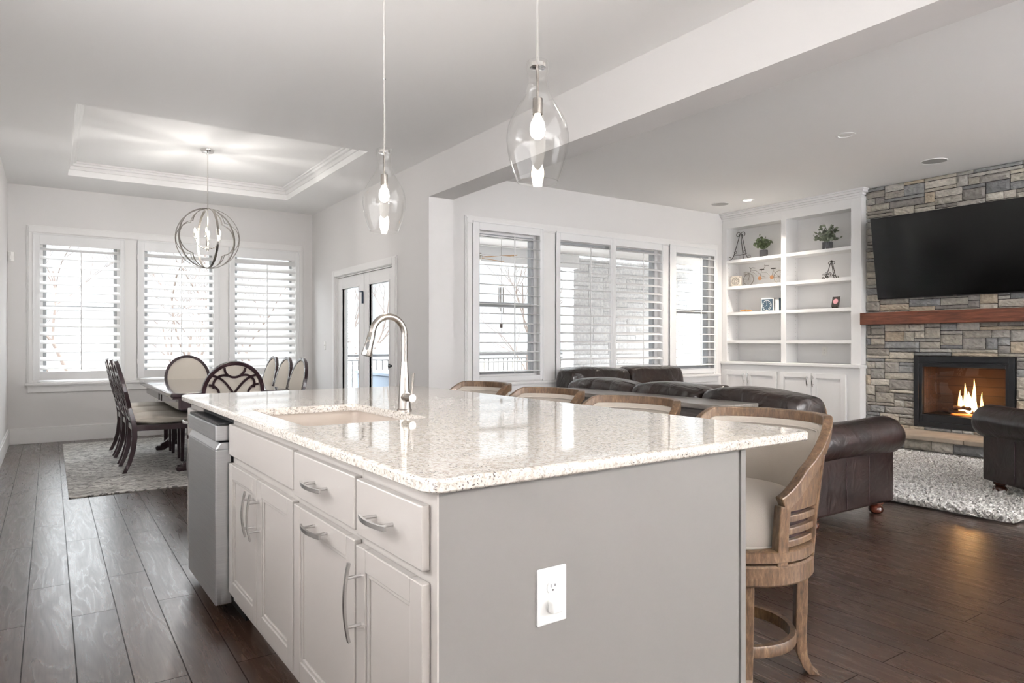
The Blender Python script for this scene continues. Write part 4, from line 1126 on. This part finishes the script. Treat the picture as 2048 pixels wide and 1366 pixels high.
for d2, z0, z1 in ((.012, 2.95, 2.975), (.03, 2.975, 3.0), (.055, 3.0, 3.03), (.07, 3.03, 3.049)):
    bl(cr, XFc-d2, YB0-d2, z0, XFc+.01, YB1, z1); bl(cr, XFc+.01, YB0-d2, z0, XM-.045 if 0 else XFc+.06, YB0, z1)
build('crown_moulding', cr, M['white_cab'], t_, bevel=.003)
for y0, y1 in ((4.601, 5.519), (5.566, 6.479)):
    for zb_ in (2.332, 1.955, 1.582, 1.18):
        sh = MB(); bl(sh, XFc+.004, y0, zb_, XBK-.001, y1, zb_+.042)
        build('shelf', sh, M['white_cab'], t_, bevel=.002)
    for yy in (y0+.0003, y1-.0003):
        pn = MB()
        for zz in range(26):
            for xx in (XFc+.06, XBK-.05):
                z_ = 1.05+zz*.055
                s_ = 1 if yy < (y0+y1)/2 else -1
                bl(pn, xx-.002, yy, z_, xx+.002, yy+s_*.0008, z_+.004)
        build('shelf_pin_holes', pn, M['slot'], t_)
# outlets in the back of the bays
for yy, nm in ((5.66, 'left'), (5.13, 'right')):
    outlet('small white outlet on the back panel of the %s bookcase bay, under the lowest shelf' % nm, (XBK, yy, 1.08), -PI/2, w=.07, h=.115)
t_ = thing('base_cabinet', 'white base cabinet with four shaker doors under the bookcase', 'cabinet', (XFc-.02, 5.5, 0))
def bb(mb, x0, y0, z0, x1, y1, z1): return mb.box(x0-XFc+.02, y0-5.5, z0, x1-XFc+.02, y1-5.5, z1)
mb = MB(); bb(mb, XFc-.02, YB0, 0, XBK, YB1, .885); build('cabinet_body', mb, M['white_cab'], t_, bevel=.002)
mb = MB(); bb(mb, XFc-.05, YB0-.015, .886, XBK, YB1, .924); build('cabinet_top', mb, M['white_cab'], t_, bevel=.004)
XD = XFc-.04
for y0, y1, hy_ in ((6.10, 6.49, 6.13), (5.62, 6.095, 6.06), (5.12, 5.575, 5.16), (4.66, 5.113, 5.085)):
    q = shaker(y0-5.5, y1-5.5, .12, .80, -.0205, .06, .02)
    d_2 = build('door', q, M['white_cab'], t_, bevel=.002)
    build('handle', pull(hy_-5.5, .70, .13, True, -.0205, .025), M['handle'], d_2)

# ---- things on the shelves (bases on the shelf tops)
def scroll(c, r, a0, turns, n=20, dirn=1):
    out_ = []
    for i in range(n+1):
        t2 = i/n; a = R(a0)+dirn*turns*2*PI*t2; rr_ = r*(1-.72*t2); out_.append((c[0]+rr_*math.cos(a), c[1]+rr_*math.sin(a)))
    return out_
def iron_easel(label, loc, h, w, name='display_easel'):
    t_ = thing(name, label, 'easel', loc, 0)
    # frame lies in local y-z plane, y positive = away to the left of the picture
    f_ = MB(); r_ = .0045
    for s_ in (-1, 1):
        f_.tube([(0, s_*.012, h*.93), (-.01, s_*w*.20, h*.45), (-.02, s_*w*.30, h*.14), (-.03, s_*w*.40, h*.03), (-.035, s_*w*.48, h*.012+.0045)], r_, 8)
        sc = scroll((s_*w*.12, h*.90), w*.12, 180 if s_ > 0 else 0, 1.1, 20, -s_)
        f_.tube([(0, a, b_) for a, b_ in sc], r_*.8, 6)
        sc = scroll((s_*w*.44, h*.08), w*.09, -90, .9, 20, s_)
        f_.tube([(-.03, a, b_) for a, b_ in sc], r_*.8, 6)
        sc = scroll((s_*w*.20, h*.27), w*.07, 180 if s_ < 0 else 0, .9, 18, s_)
        f_.tube([(-.02, a, b_) for a, b_ in sc], r_*.7, 6)
    f_.tube([(0, -w*.28, h*.2), (-.012, 0, h*.17), (0, w*.28, h*.2)], r_, 8)
    build('easel_frame', f_, M['iron'], t_, smooth=True)
    build('rear_leg', MB().tube([(0, 0, h*.93), (.06, 0, .0045)], r_, 8), M['iron'], t_, smooth=True)
    return t_
Z1, Z2, Z3 = 2.3742, 1.9972, 1.6242
iron_easel('tall black wrought-iron easel on the top left bookcase shelf', (8.20, 6.30, Z1), .40, .36)
def potted(label, y, z, ph, pr, h, spread, m, seed, x=8.23):
    t_ = thing('potted_plant', label, 'potted plant', (x, y, z)); rnd = random.Random(seed)
    K = 48; vs = []; pot = MB()
    for z_ in (0, ph):
        for i in range(K): a = 2*PI*i/K; r_ = pr*(1 if i % 2 else .93); vs.append((r_*math.cos(a), r_*math.sin(a), z_))
    pot.add(vs, [tuple(range(K))[::-1], tuple(range(K, 2*K))]+[(i, (i+1) % K, K+(i+1) % K, K+i) for i in range(K)])
    build('pot', pot, M['pot'], t_)
    st = MB(); lf = MB()
    for i in range(26):
        a = rnd.uniform(0, 2*PI); e_ = rnd.uniform(.05, 1)**.6; hh = h*(rnd.uniform(.45, 1) if e_ < .6 else rnd.uniform(.2, .75))
        tip = Vector((e_*spread*math.cos(a), e_*spread*math.sin(a), ph+hh)); p0 = Vector((0, 0, ph-.005)); mid = Vector((tip.x*.35, tip.y*.35, ph+hh*.55))
        st.tube([p0, mid, tip], .0018, 5)
        for k_ in range(9):
            t2 = .3+.7*k_/8; c_ = p0*(1-t2)**2+mid*2*t2*(1-t2)+tip*t2*t2
            s2 = rnd.uniform(.013, .022)*1.15; ax = Vector((rnd.uniform(-1, 1), rnd.uniform(-1, 1), rnd.uniform(-.2, 1))).normalized(); b2 = ax.cross(Vector((rnd.uniform(-1, 1), rnd.uniform(-1, 1), .3))).normalized(); nn2 = ax.cross(b2)
            vs = [c_+ax*(s2*(1+math.cos(2*PI*q/7)))+b2*(s2*.8*math.sin(2*PI*q/7))+nn2*(.003*math.cos(4*PI*q/7)) for q in range(7)]
            lf.add(vs, [tuple(range(7))])
    build('stems', st, M['leaf2'], t_); build('foliage', lf, m, t_)
    return t_
potted('bushy green plant in a ribbed charcoal pot beside the iron easel', 5.95, Z1, .105, .055, .20, .12, M['leaf'], 4, 8.24)
potted('loose dusty-green plant in a black ribbed pot on the top right bookcase shelf', 4.98, Z1, .095, .062, .22, .17, M['leaf2'], 8, 8.20)
# tandem bicycle
t_ = thing('toy_tandem_bicycle', 'small metal model of a tandem bicycle with a front basket on the second shelf', 'model bicycle', (8.19, 5.945, Z2))
def wheel(y):
    w_ = MB(); r_ = .082; w_.tube([(0, y+r_*math.cos(2*PI*i/28), .087+r_*math.sin(2*PI*i/28)) for i in range(28)], .0042, 6, closed=True)
    for i in range(8):
        a = PI*i/8; w_.tube([(0, y+r_*math.cos(a), .087+r_*math.sin(a)), (0, y-r_*math.cos(a), .087-r_*math.sin(a))], .0010, 4)
    return w_
for y in (.215, -.275): build('wheel', wheel(y), M['toygrey'], t_, smooth=True)
fb = MB()
fb.tube([(0, .215, .087), (0, .19, .18), (0, .175, .23)], .003, 6)
fb.tube([(0, .185, .2), (0, .12, .17), (0, .03, .09)], .003, 6); fb.tube([(0, .18, .215), (0, .09, .2), (0, 0, .12), (0, -.06, .1)], .003, 6)
fb.tube([(0, .03, .09), (0, -.16, .085), (0, -.275, .087)], .003, 6)
fb.tube([(0, .03, .09), (0, -.0, .2)], .003, 6); fb.tube([(0, -.16, .085), (0, -.185, .2)], .003, 6)
fb.tube([(0, 0, .17), (0, -.08, .16), (0, -.16, .09)], .003, 6); fb.tube([(0, -.18, .18), (0, -.23, .13), (0, -.275, .087)], .003, 6)
fb.tube([(0, -.02, .2), (0, -.06, .25), (-.0, -.045, .262)], .003, 6)
fb.tube([(0, -.20, .175), (0, -.20, .19), (0, -.31, .17), (0, -.335, .11)], .002, 6)
fb.tube([(0, .30, .11), (0, .26, .165), (0, .2, .178), (0, .14, .14)], .002, 6)
build('frame', fb, M['toygrey'], t_, smooth=True)
build('handlebar', MB().tube([(-.06, .15, .245), (-.03, .18, .25), (0, .178, .235), (.03, .18, .25), (.06, .15, .245)], .0032, 6).tube([(-.05, -.08, .262), (0, -.045, .262), (.05, -.08, .262)], .0032, 6), M['iron'], t_, smooth=True)
for y in (.0, -.185): build('saddle', puffy(-.02, y-.035, .20, .02, y+.035, .216, 6, 6, 2, .6), M['iron'], t_, smooth=True)
for y in (.03, -.16): build('chainring', MB().lathe([(.028, -.004), (.028, .004)], (0, y, .09), 16, 'x'), M['copper'], t_)
bk = MB()
for z_ in (.14, .165, .19): bk.tube([(-.028, .245-.025, z_), (.028, .245-.025, z_), (.028, .245+.03, z_), (-.028, .245+.03, z_)], .0018, 5, closed=True)
for i in range(6):
    for xx in (-.028, .028): bk.tube([(xx, .22+.011*i, .14), (xx, .22+.011*i, .19)], .0012, 4)
    bk.tube([(-.028+.0112*i, .275, .14), (-.028+.0112*i, .275, .19)], .0012, 4); bk.tube([(-.028+.0112*i, .22, .14), (-.028+.0112*i, .22, .19)], .0012, 4)
bk.box(-.028, .22, .138, .028, .275, .141)
build('basket', bk, M['wicker'], t_)
# patterned tile box
t_ = thing('filigree_box', 'small square off-white box with scrollwork pattern left of the model bicycle', 'box', (8.20, 6.375, Z2), R(18))
build('box_body', MB().box(-.03, -.075, 0, .03, .075, .15), M['linen'], t_, bevel=.006)
fg = MB()
for cy2, cz2 in ((0, .075),):
    for rr_ in (.055, .04, .02): fg.tube([(-.0315, cy2+rr_*math.cos(2*PI*i/20), cz2+rr_*math.sin(2*PI*i/20)) for i in range(20)], .0025, 4, closed=True)
for q in range(8):
    a = 2*PI*q/8; fg.tube([(-.0315, .022*math.cos(a), .075+.022*math.sin(a)), (-.0315, .052*math.cos(a+.3), .075+.052*math.sin(a+.3))], .0022, 4)
for sy_ in (-1, 1):
    for sz_ in (-1, 1): fg.tube([(-.0315, sy_*.062+.01*math.cos(2*PI*i/8), .075+sz_*.062+.01*math.sin(2*PI*i/8)) for i in range(8)], .002, 4, closed=True)
build('scrollwork', fg, M['wicker'], t_)
# knotted wood ornament
t_ = thing('wooden_knot', 'small honey-coloured wooden chain links lying on the third shelf', 'ornament', (8.21, 6.22, Z3))
for q, (yy, tilt) in enumerate(((.05, .0), (-.0, .5), (-.05, -.2))):
    build('link', MB().tube([(.022*math.sin(2*PI*i/16)*math.cos(tilt), yy+.036*math.cos(2*PI*i/16), .012+.008+.012*abs(math.sin(2*PI*i/16))*math.sin(tilt+.5)) for i in range(16)], .0085, 8, closed=True), M['orangewood'], t_, smooth=True)
# clock print and books
t_ = thing('clock_print', 'square block print of a clock dial on the third shelf', 'picture', (8.19, 5.845, Z3), R(8))
build('block', MB().box(-.012, -.09, 0, .012, .09, .18), M['paper'], t_, bevel=.002)
cl = build('print', MB().box(-.0128, -.075, .008, -.0121, .082, .165), M['bluebook'], t_)
rg2 = MB(); rg2.tube([(-.0132, .01+.066*math.cos(2*PI*i/32), .08+.066*math.sin(2*PI*i/32)) for i in range(32)], .0025, 4, closed=True)
for q in range(12):
    a = 2*PI*q/12; rg2.tube([(-.0132, .01+.047*math.cos(a), .08+.047*math.sin(a)), (-.0132, .01+.058*math.cos(a), .08+.058*math.sin(a))], .0028, 4)
rg2.tube([(-.0132, .01, .08), (-.0132, .01, .122)], .002, 4).tube([(-.0132, .01, .08), (-.0132, .04, .065)], .002, 4).tube([(-.0132, -.06, .09), (-.0132, -.035, .09)], .0012, 4)
build('clock_dial', rg2, M['paper'], t_)
t_ = thing('book', 'white upright book with a dark cover behind the clock print', 'book', (8.26, 5.72, Z3), R(8))
build('pages', MB().box(-.06, -.028, .003, .06, .024, .168), M['paper'], t_)
build('cover', MB().box(-.063, -.034, 0, .063, -.029, .175).box(-.063, .025, 0, .063, .030, .175).box(.061, -.029, 0, .063, .025, .175), M['bluebook'], t_)
# small iron ornament, rose picture
t_ = iron_easel('small black scrolled iron plate stand on the second shelf of the right bay', (8.19, 4.92, Z2), .22, .21, 'plate_stand')
fo = MB(); rnd = random.Random(5)
for i in range(9):
    c_ = (rnd.uniform(-.09, .02), rnd.uniform(.02, .07)); sc = scroll(c_, .018, rnd.uniform(0, 360), 1, 12)
    fo.tube([(-.045, a+.06, max(.005, b_)) for a, b_ in sc], .003, 5)
fo.sphere((0, 0, .222), .012, .016, .016, 10, 6)
build('leaf_scrolls', fo, M['iron'], t_)
t_ = thing('rose_picture', 'tiny pink rose picture on a black stand in the right bookcase bay', 'picture', (8.17, 4.865, Z3))
t_.rotation_euler = (0, R(14), R(-4))
build('picture_board', MB().box(-.004, -.052, .018, .004, .052, .150), M['iron'], t_, bevel=.001)
rs = MB(); rs.lathe([(.034, -.0062), (.034, -.0042)], (0, 0, .088), 20, 'x'); rs.lathe([(.020, -.0075), (.022, -.0062)], (0, .002, .09), 16, 'x'); rs.lathe([(.010, -.0085), (.011, -.0075)], (0, .0, .092), 12, 'x')
build('rose', rs, M['pink'], t_)
build('stand', MB().box(-.02, -.03, .0, .01, -.024, .02).box(-.02, .024, .0, .01, .03, .02).box(-.004, -.03, .012, .03, .03, .018), M['iron'], t_)

# ================================================================ sofas
def bun(x, y):
    return MB().lathe([(.03, 0), (.045, .012), (.05, .03), (.042, .05), (.03, .058), (.045, .066), (.05, .082), (.05, .092)], (x, y, 0), 20)
def sofa(name, label, cat, loc, rotz, Lg, nb, D=1.0, seat_n=None, top=.87, lean=0.0):
    # local: origin floor centre, faces +x, length along y
    t_ = thing(name, label, cat, loc, rotz); h = Lg/2; hd = D/2; aw = .22
    for xx in (-hd+.10, hd-.12):
        for yy in (-h+.12, h-.12): build('foot', bun(xx, yy), simple('cherry_foot', (.07, .018, .01), .25, coat=.4) if 'foot_m' not in M else M['foot_m'], t_, smooth=True)
    build('base_frame', MB().box(-hd+.03, -h+aw, .10, hd-.06, h-aw, .30), M['leather'], t_, bevel=.02, bseg=3)
    build('back_shell', MB().prism([(-hd, .10), (-hd-.02, .66), (-hd+.02, .72), (-hd+.13, .72), (-hd+.20, .10)], 'y', -h+aw*.8, h-aw*.8), M['leather'], t_, bevel=.025, bseg=3)
    for s_ in (-1, 1):
        y_o = s_*h; y_i = s_*(h-aw)
        am = MB(); n_ = 20
        # side panel
        am.box(-hd+.0, y_i, .092, hd-.04, s_*(h-.035), .47)
        a_ = build('arm', am, M['leather'], t_, bevel=.018, bseg=3)
        # roll
        rl = MB(); K = 28; cy2 = s_*(h-.115); rad = .125
        secs = [(-hd-.01, .90), (-hd+.02, 1.0), (-hd+.3, .97), (hd-.30, 1.0), (hd-.10, 1.06), (hd-.03, 1.06), (hd+.0, 1.0), (hd+.015, .90)]
        for x_, k_ in secs:
            for i in range(K):
                a = 2*PI*i/K; rl.v.append((x_, cy2+rad*1.12*k_*math.cos(a), .545+rad*k_*math.sin(a)))
        for j in range(len(secs)-1):
            for i in range(K): rl.f.append((j*K+i, j*K+(i+1) % K, (j+1)*K+(i+1) % K, (j+1)*K+i))
        rl.f += [tuple(range(K))[::-1], tuple((len(secs)-1)*K+i for i in range(K))]; rl.c = [None]*len(rl.f)
        build('arm_roll', rl, M['leather'], t_, smooth=True, bevel=.01)
        sm_ = MB()
        for xx in (-hd+.36, hd-.37): sm_.tube([(xx, s_*(h-.0335), .11), (xx, s_*(h-.0335), .43)], .0028, 6)
        build('seam', sm_, M['espresso'], a_)
    w = (Lg-2*aw)/nb
    for i in range(nb):
        y0 = -h+aw+w*i
        build('seat_cushion', puffy(-hd+.2, y0+.004, .30, hd-.02, y0+w-.004, .475, 10, 10, 4, .5, (.02, 0, .08), i), M['leather2'], t_, smooth=True, sub=1)
        bc = puffy(-hd-.03, y0+.004-(.13 if i == 0 else 0), .40, -hd+.30, y0+w-.004+(.13 if i == nb-1 else 0), top, 8, 14, 10, .22, (.12, .0, .03), i)
        # slouch: lean top backwards, crease
        rnd = random.Random(i+11)
        bc.v = [(x-.02*(z-.4)/.5+.010*math.sin(9*y+3*z)+.005*math.sin(31*y+17*z), y, z+.012*math.sin(7*y+i)*(1 if z > .7 else 0)) for x, y, z in bc.v]
        cu = build('back_cushion', bc, M['leather2'], t_, smooth=True, sub=1)
        p_ = [(-hd+.06+.0*j, y0+.03+(w-.06)*j/12, top-.004-.02*abs(j-6)**3/216.) for j in range(13)]
        build('piping', MB().tube(p_, .005, 6), M['leather'], cu, smooth=True)
    return t_
M['foot_m'] = simple('cherry_foot', (.07, .018, .01), .25, coat=.4)
sofa('leather_sofa', 'dark brown leather sofa with rolled arms, its back to the console table', 'sofa', (4.43, 3.72, 0), 0, 2.56, 3, 1.0, top=.872)
sofa('leather_loveseat', 'dark brown leather loveseat with two back cushions below the family room windows', 'sofa', (5.90, 5.93, 0), -PI/2, 2.08, 2, .95, top=.89)
# armchair at the right edge: front-left corner near (6.10, 2.41), facing away from the camera
ang = math.atan2(.85, .52); fx, fy = math.cos(ang), math.sin(ang)
# local +x -> facing; left side (local +y) faces the picture's left
hd_, hl = .5, .56
cxx = 6.08-fx*(hd_-.04)+fy*(hl-.035); cyy = 2.40-fy*(hd_-.04)-fx*(hl-.035)
sofa('leather_armchair', 'dark brown leather armchair on the shag rug at the right edge of the picture', 'armchair', (cxx, cyy, .03), ang, 1.12, 1, 1.0)

# console table
t_ = thing('console_table', 'long grey-topped wooden console table behind the leather sofa', 'console table', (3.665, 3.745, 0))
build('tabletop', MB().box(-.19, -.925, .768, .185, .925, .80), M['consoletop'], t_, bevel=.003)
ap = MB().box(-.165, -.89, .62, .16, .89, .767)
build('apron', ap, M['console'], t_, bevel=.003)
for i in range(4):
    y0 = -.86+i*.435; dr = build('drawer', MB().box(-.175, y0+.01, .635, -.1655, y0+.415, .755).box(-.179, y0+.04, .66, -.1752, y0+.385, .73), M['console'], t_, bevel=.002)
    build('knob', MB().sphere((-.189, y0+.21, .695), .012, None, None, 10, 6), M['iron'], dr, smooth=True)
for xx in (-.14, .135):
    for yy in (-.865, 0, .865): build('leg', MB().box(xx-.025, yy-.025, 0, xx+.025, yy+.025, .62), M['console'], t_, bevel=.003)
build('shelf', MB().box(-.16, -.84, .15, .155, .84, .175), M['console'], t_, bevel=.002)

# shag rug
rnd = random.Random(21)
t_ = thing('shag_rug', 'pale grey shag rug in front of the stone hearth', 'rug', (6.55, 3.2, 0))
build('rug_backing', MB().box(-1.28, -1.26, 0, .98, 1.9, .015), M['shag'], t_)
tv = []; tf = []
for i in range(52000):
    x = rnd.uniform(-1.33, .98); y = rnd.uniform(-1.32, 1.0) if rnd.random() < .85 else rnd.uniform(1.0, 1.9); a = rnd.uniform(0, 2*PI); b_ = rnd.uniform(0, 2*PI); w_ = rnd.uniform(.005, .011); l_ = rnd.uniform(.03, .08); lz = rnd.uniform(.03, .065)
    dx, dy = math.cos(a)*w_, math.sin(a)*w_; ex, ey = math.cos(b_)*l_, math.sin(b_)*l_
    o_ = len(tv); tv += [(x-dx, y-dy, .014), (x+dx, y+dy, .014), (x+dx+ex*.5, y+dy+ey*.5, lz), (x-dx+ex*.5, y-dy+ey*.5, lz), (x+ex, y+ey, lz*.85)]
    tf += [(o_, o_+1, o_+2, o_+3), (o_+3, o_+2, o_+4)]
mb = MB(); mb.v = tv; mb.f = tf; pl = build('pile', mb, M['shag'], t_, fix=False); pl['kind'] = 'stuff'

# ================================================================ ceiling fittings
def speaker(label, x, y):
    t_ = thing('ceiling_speaker', label, 'speaker', (x, y, H), 0)
    build('trim_ring', MB().lathe([(.112, -.0), (.118, -.004), (.118, 0)], (0, 0, -.0), 36, cap=False).lathe([(.112, 0), (.112, -.006), (.119, -.005), (.119, 0)], (0, 0, 0), 36, cap=False), M['ceil'], t_, smooth=True)
    build('grille', MB().lathe([(.112, -.004), (.112, -.0005)], (0, 0, 0), 36), M['darkspeaker'], t_)
speaker('round grey ceiling speaker closer to the television', 7.49, 3.39)
speaker('round grey ceiling speaker near the family room windows', 7.447, 6.054)
def can(label, x, y, lit):
    t_ = thing('recessed_light', label, 'ceiling light', (x, y, H), 0)
    build('trim_ring', MB().lathe([(.055, -.001), (.058, -.008), (.085, -.004), (.085, 0)], (0, 0, 0), 32, cap=False), M['ceil'], t_, smooth=True)
    build('lamp_lens', MB().lathe([(.056, -.003), (.056, -.0005)], (0, 0, 0), 28), M['canlight'] if lit else M['plate'], t_)
    if lit: disc_light('can_lamp', (x, y, H-.012), .10, 9, (1, .9, .78), R(110))
can('lit recessed ceiling light above the bookcase', 7.534, 5.683, True)
can('unlit recessed ceiling light in the middle of the family room ceiling', 5.891, 3.411, False)

# ================================================================ outside
ground = MB().box(-40, 6.72+3.4, -1.6, 60, 90, -1.5); g = build('lawn', ground, M['ground']); g['kind'] = 'structure'
dk = MB()
for i in range(30): dk.box(XF+.01, 6.76+i*.145, -.14, 11, 6.76+i*.145+.139, -.10)
o = build('deck', dk, M['deck']); o['kind'] = 'structure'
t_ = thing('deck_railing', 'grey metal railing with thin balusters at the edge of the porch deck', 'railing', (3.6, 11.0, -.1))
build('rail', MB().box(0, -.02, 1.05, 7.2, .02, 1.09).box(0, -.015, .98, 7.2, .015, 1.0).box(0, -.015, .08, 7.2, .015, .11), M['railing'], t_)
for i in range(66): build('baluster', MB().box(.05+i*.108-.006, -.006, .11, .05+i*.108+.006, .006, .98), M['railing'], t_)
for i in range(4): build('post', MB().box(i*2.37, -.045, 0, i*2.37+.09, .045, 1.12), M['railing'], t_)
struct('porch_ceiling', MB().box(XF+.2, 6.75, 2.75, 11, 9.55, 2.85), M['porchwhite'])
struct('porch_beam', MB().box(XF+.2, 9.4, 2.5, 7.78, 9.55, 2.75), M['porchwhite'])
pw = MB(); stones(pw, 7.8, 11, -.1, 2.75, [], lambda a, z, d: (a, 9.6-d, z), cw=.12, chh=.09, seed=12); pw.c = [tuple(min(.88, c_*.2+.72) for c_ in (sum(c)/3,)*3) for c in pw.c]
o = build_col('wall_porch', pw, M['stone']); o['kind'] = 'structure'
struct('wall_porch_backing', MB().box(7.8, 9.61, -.1, 11, 9.9, 2.75), M['siding'])
# wind chime
t_ = thing('wind_chime', 'metal tube wind chime hanging under the porch ceiling outside the left family window', 'wind chime', (5.02, 7.7, 1.55))
build('chime_top', MB().lathe([(.04, .40), (.045, .41), (.04, .42)], (0, 0, 0), 16).tube([(0, 0, .42), (0, 0, 1.2)], .002, 5), M['nickel'], t_)
for i in range(5):
    a = 2*PI*i/5; build('chime_tube', MB().tube([(.032*math.cos(a), .032*math.sin(a), .38), (.032*math.cos(a), .032*math.sin(a), .02+.04*i)], .006, 8), M['nickel'], t_)
build('clapper', MB().lathe([(.018, .15), (.018, .16)], (0, 0, 0), 12).tube([(0, 0, .4), (0, 0, -.1)], .0012, 4).box(-.02, -.002, -.16, .02, .002, -.1), M['bark'], t_)
# porch fan
t_ = thing('porch_ceiling_fan', 'brown-bladed ceiling fan under the porch ceiling', 'ceiling fan', (5.15, 8.6, 2.4))
build('motor', MB().lathe([(.02, .35), (.02, .12), (.09, .1), (.11, .05), (.09, 0), (.03, -.02)], (0, 0, 0), 20), M['nickel'], t_, smooth=True)
for i in range(5):
    a = R(72*i+20); mt4 = Matrix.Rotation(a, 4, 'Z') @ Matrix.Translation((.38, 0, .04)) @ Matrix.Rotation(R(12), 4, 'X')
    mb = MB(); mb.tbox(mt4, .5, .13, .008); build('blade', mb, M['orangewood'], t_, bevel=.003)
# louvred screen and bench seen through the french doors
t_ = thing('privacy_screen', 'pale horizontal-slat screen on the patio beyond the french doors', 'screen', (5.0, 12.4, -.1))
pn = MB()
for i in range(11): pn.box(-.015, -1.3, .1+i*.11, .015, 1.4, .18+i*.11)
build('low_panel', pn, M['siding'], t_)
pn = MB()
for i in range(20): pn.box(-.015, .75, 1.32+i*.055, .015, 1.45, 1.36+i*.055)
build('tall_panel', pn, M['siding'], t_)
for yy in (-1.3, .7, 1.45): build('post', MB().box(-.03, yy-.03, 0, .03, yy+.03, 1.3 if yy < 0 else 2.45), M['siding'], t_)
t_ = thing('storage_bench', 'blue-grey storage bench on the patio just outside the french doors', 'bench', (4.5, 9.7, -.1))
build('box_body', MB().box(-.3, -1.3, 0, .3, 1.1, .78), M['bench'], t_, bevel=.01); build('lid', MB().box(-.33, -1.33, .785, .33, 1.13, .83), M['bench'], t_, bevel=.008)
dk2 = MB().box(XF+.01, 6.76+30*.145, -.14, 8, 15, -.10); o = build('patio', dk2, M['siding']); o['kind'] = 'structure'
# bare trees
def tree(label, x, y, h, seed, zb=-1.5):
    rnd = random.Random(seed); mb = MB()
    def grow(p, d, L_, r_, lev):
        n_ = 4; pts = [p]; q = p.copy(); dd = d.copy()
        for i in range(n_):
            dd = (dd+Vector((rnd.uniform(-.22, .22), rnd.uniform(-.22, .22), rnd.uniform(-.05, .12)))).normalized(); q = q+dd*L_/n_; pts.append(q.copy())
        mb.tube(pts, [r_*(1-.45*i/n_) for i in range(n_+1)], 5 if lev < 2 else 3, cap=False)
        if lev >= 4: return
        for i in range(4 if lev < 2 else 3):
            s_ = pts[rnd.randint(2, n_)]; a = rnd.uniform(0, 2*PI); t2 = rnd.uniform(.4, .9)
            nd = (dd*math.cos(t2)+Vector((math.cos(a), math.sin(a), rnd.uniform(-.1, .5)))*math.sin(t2)).normalized()
            grow(s_, nd, L_*rnd.uniform(.6, .8), r_*.5, lev+1)
    grow(Vector((0, 0, 0)), Vector((0, 0, 1)), h*.36, .055, 0)
    o_ = build('bare_tree', mb, M['bark'], None, fix=False, loc=(x, y, zb)); tag(o_, label, 'tree', 'bare winter trees outside'); return o_
tree('bare winter tree seen through the leftmost dining shutter', .7, 17, 8, 1)
tree('bare winter tree seen through the middle dining shutter', 2.6, 18, 8.5, 2)
tree('bare winter tree seen through the rightmost dining shutter', 5.2, 21, 9, 3)
tree('bare winter tree seen through the french doors', 8.2, 20.5, 8, 5)
tree('bare winter tree beyond the deck railing outside the left family window', 15.5, 22, 8, 6)
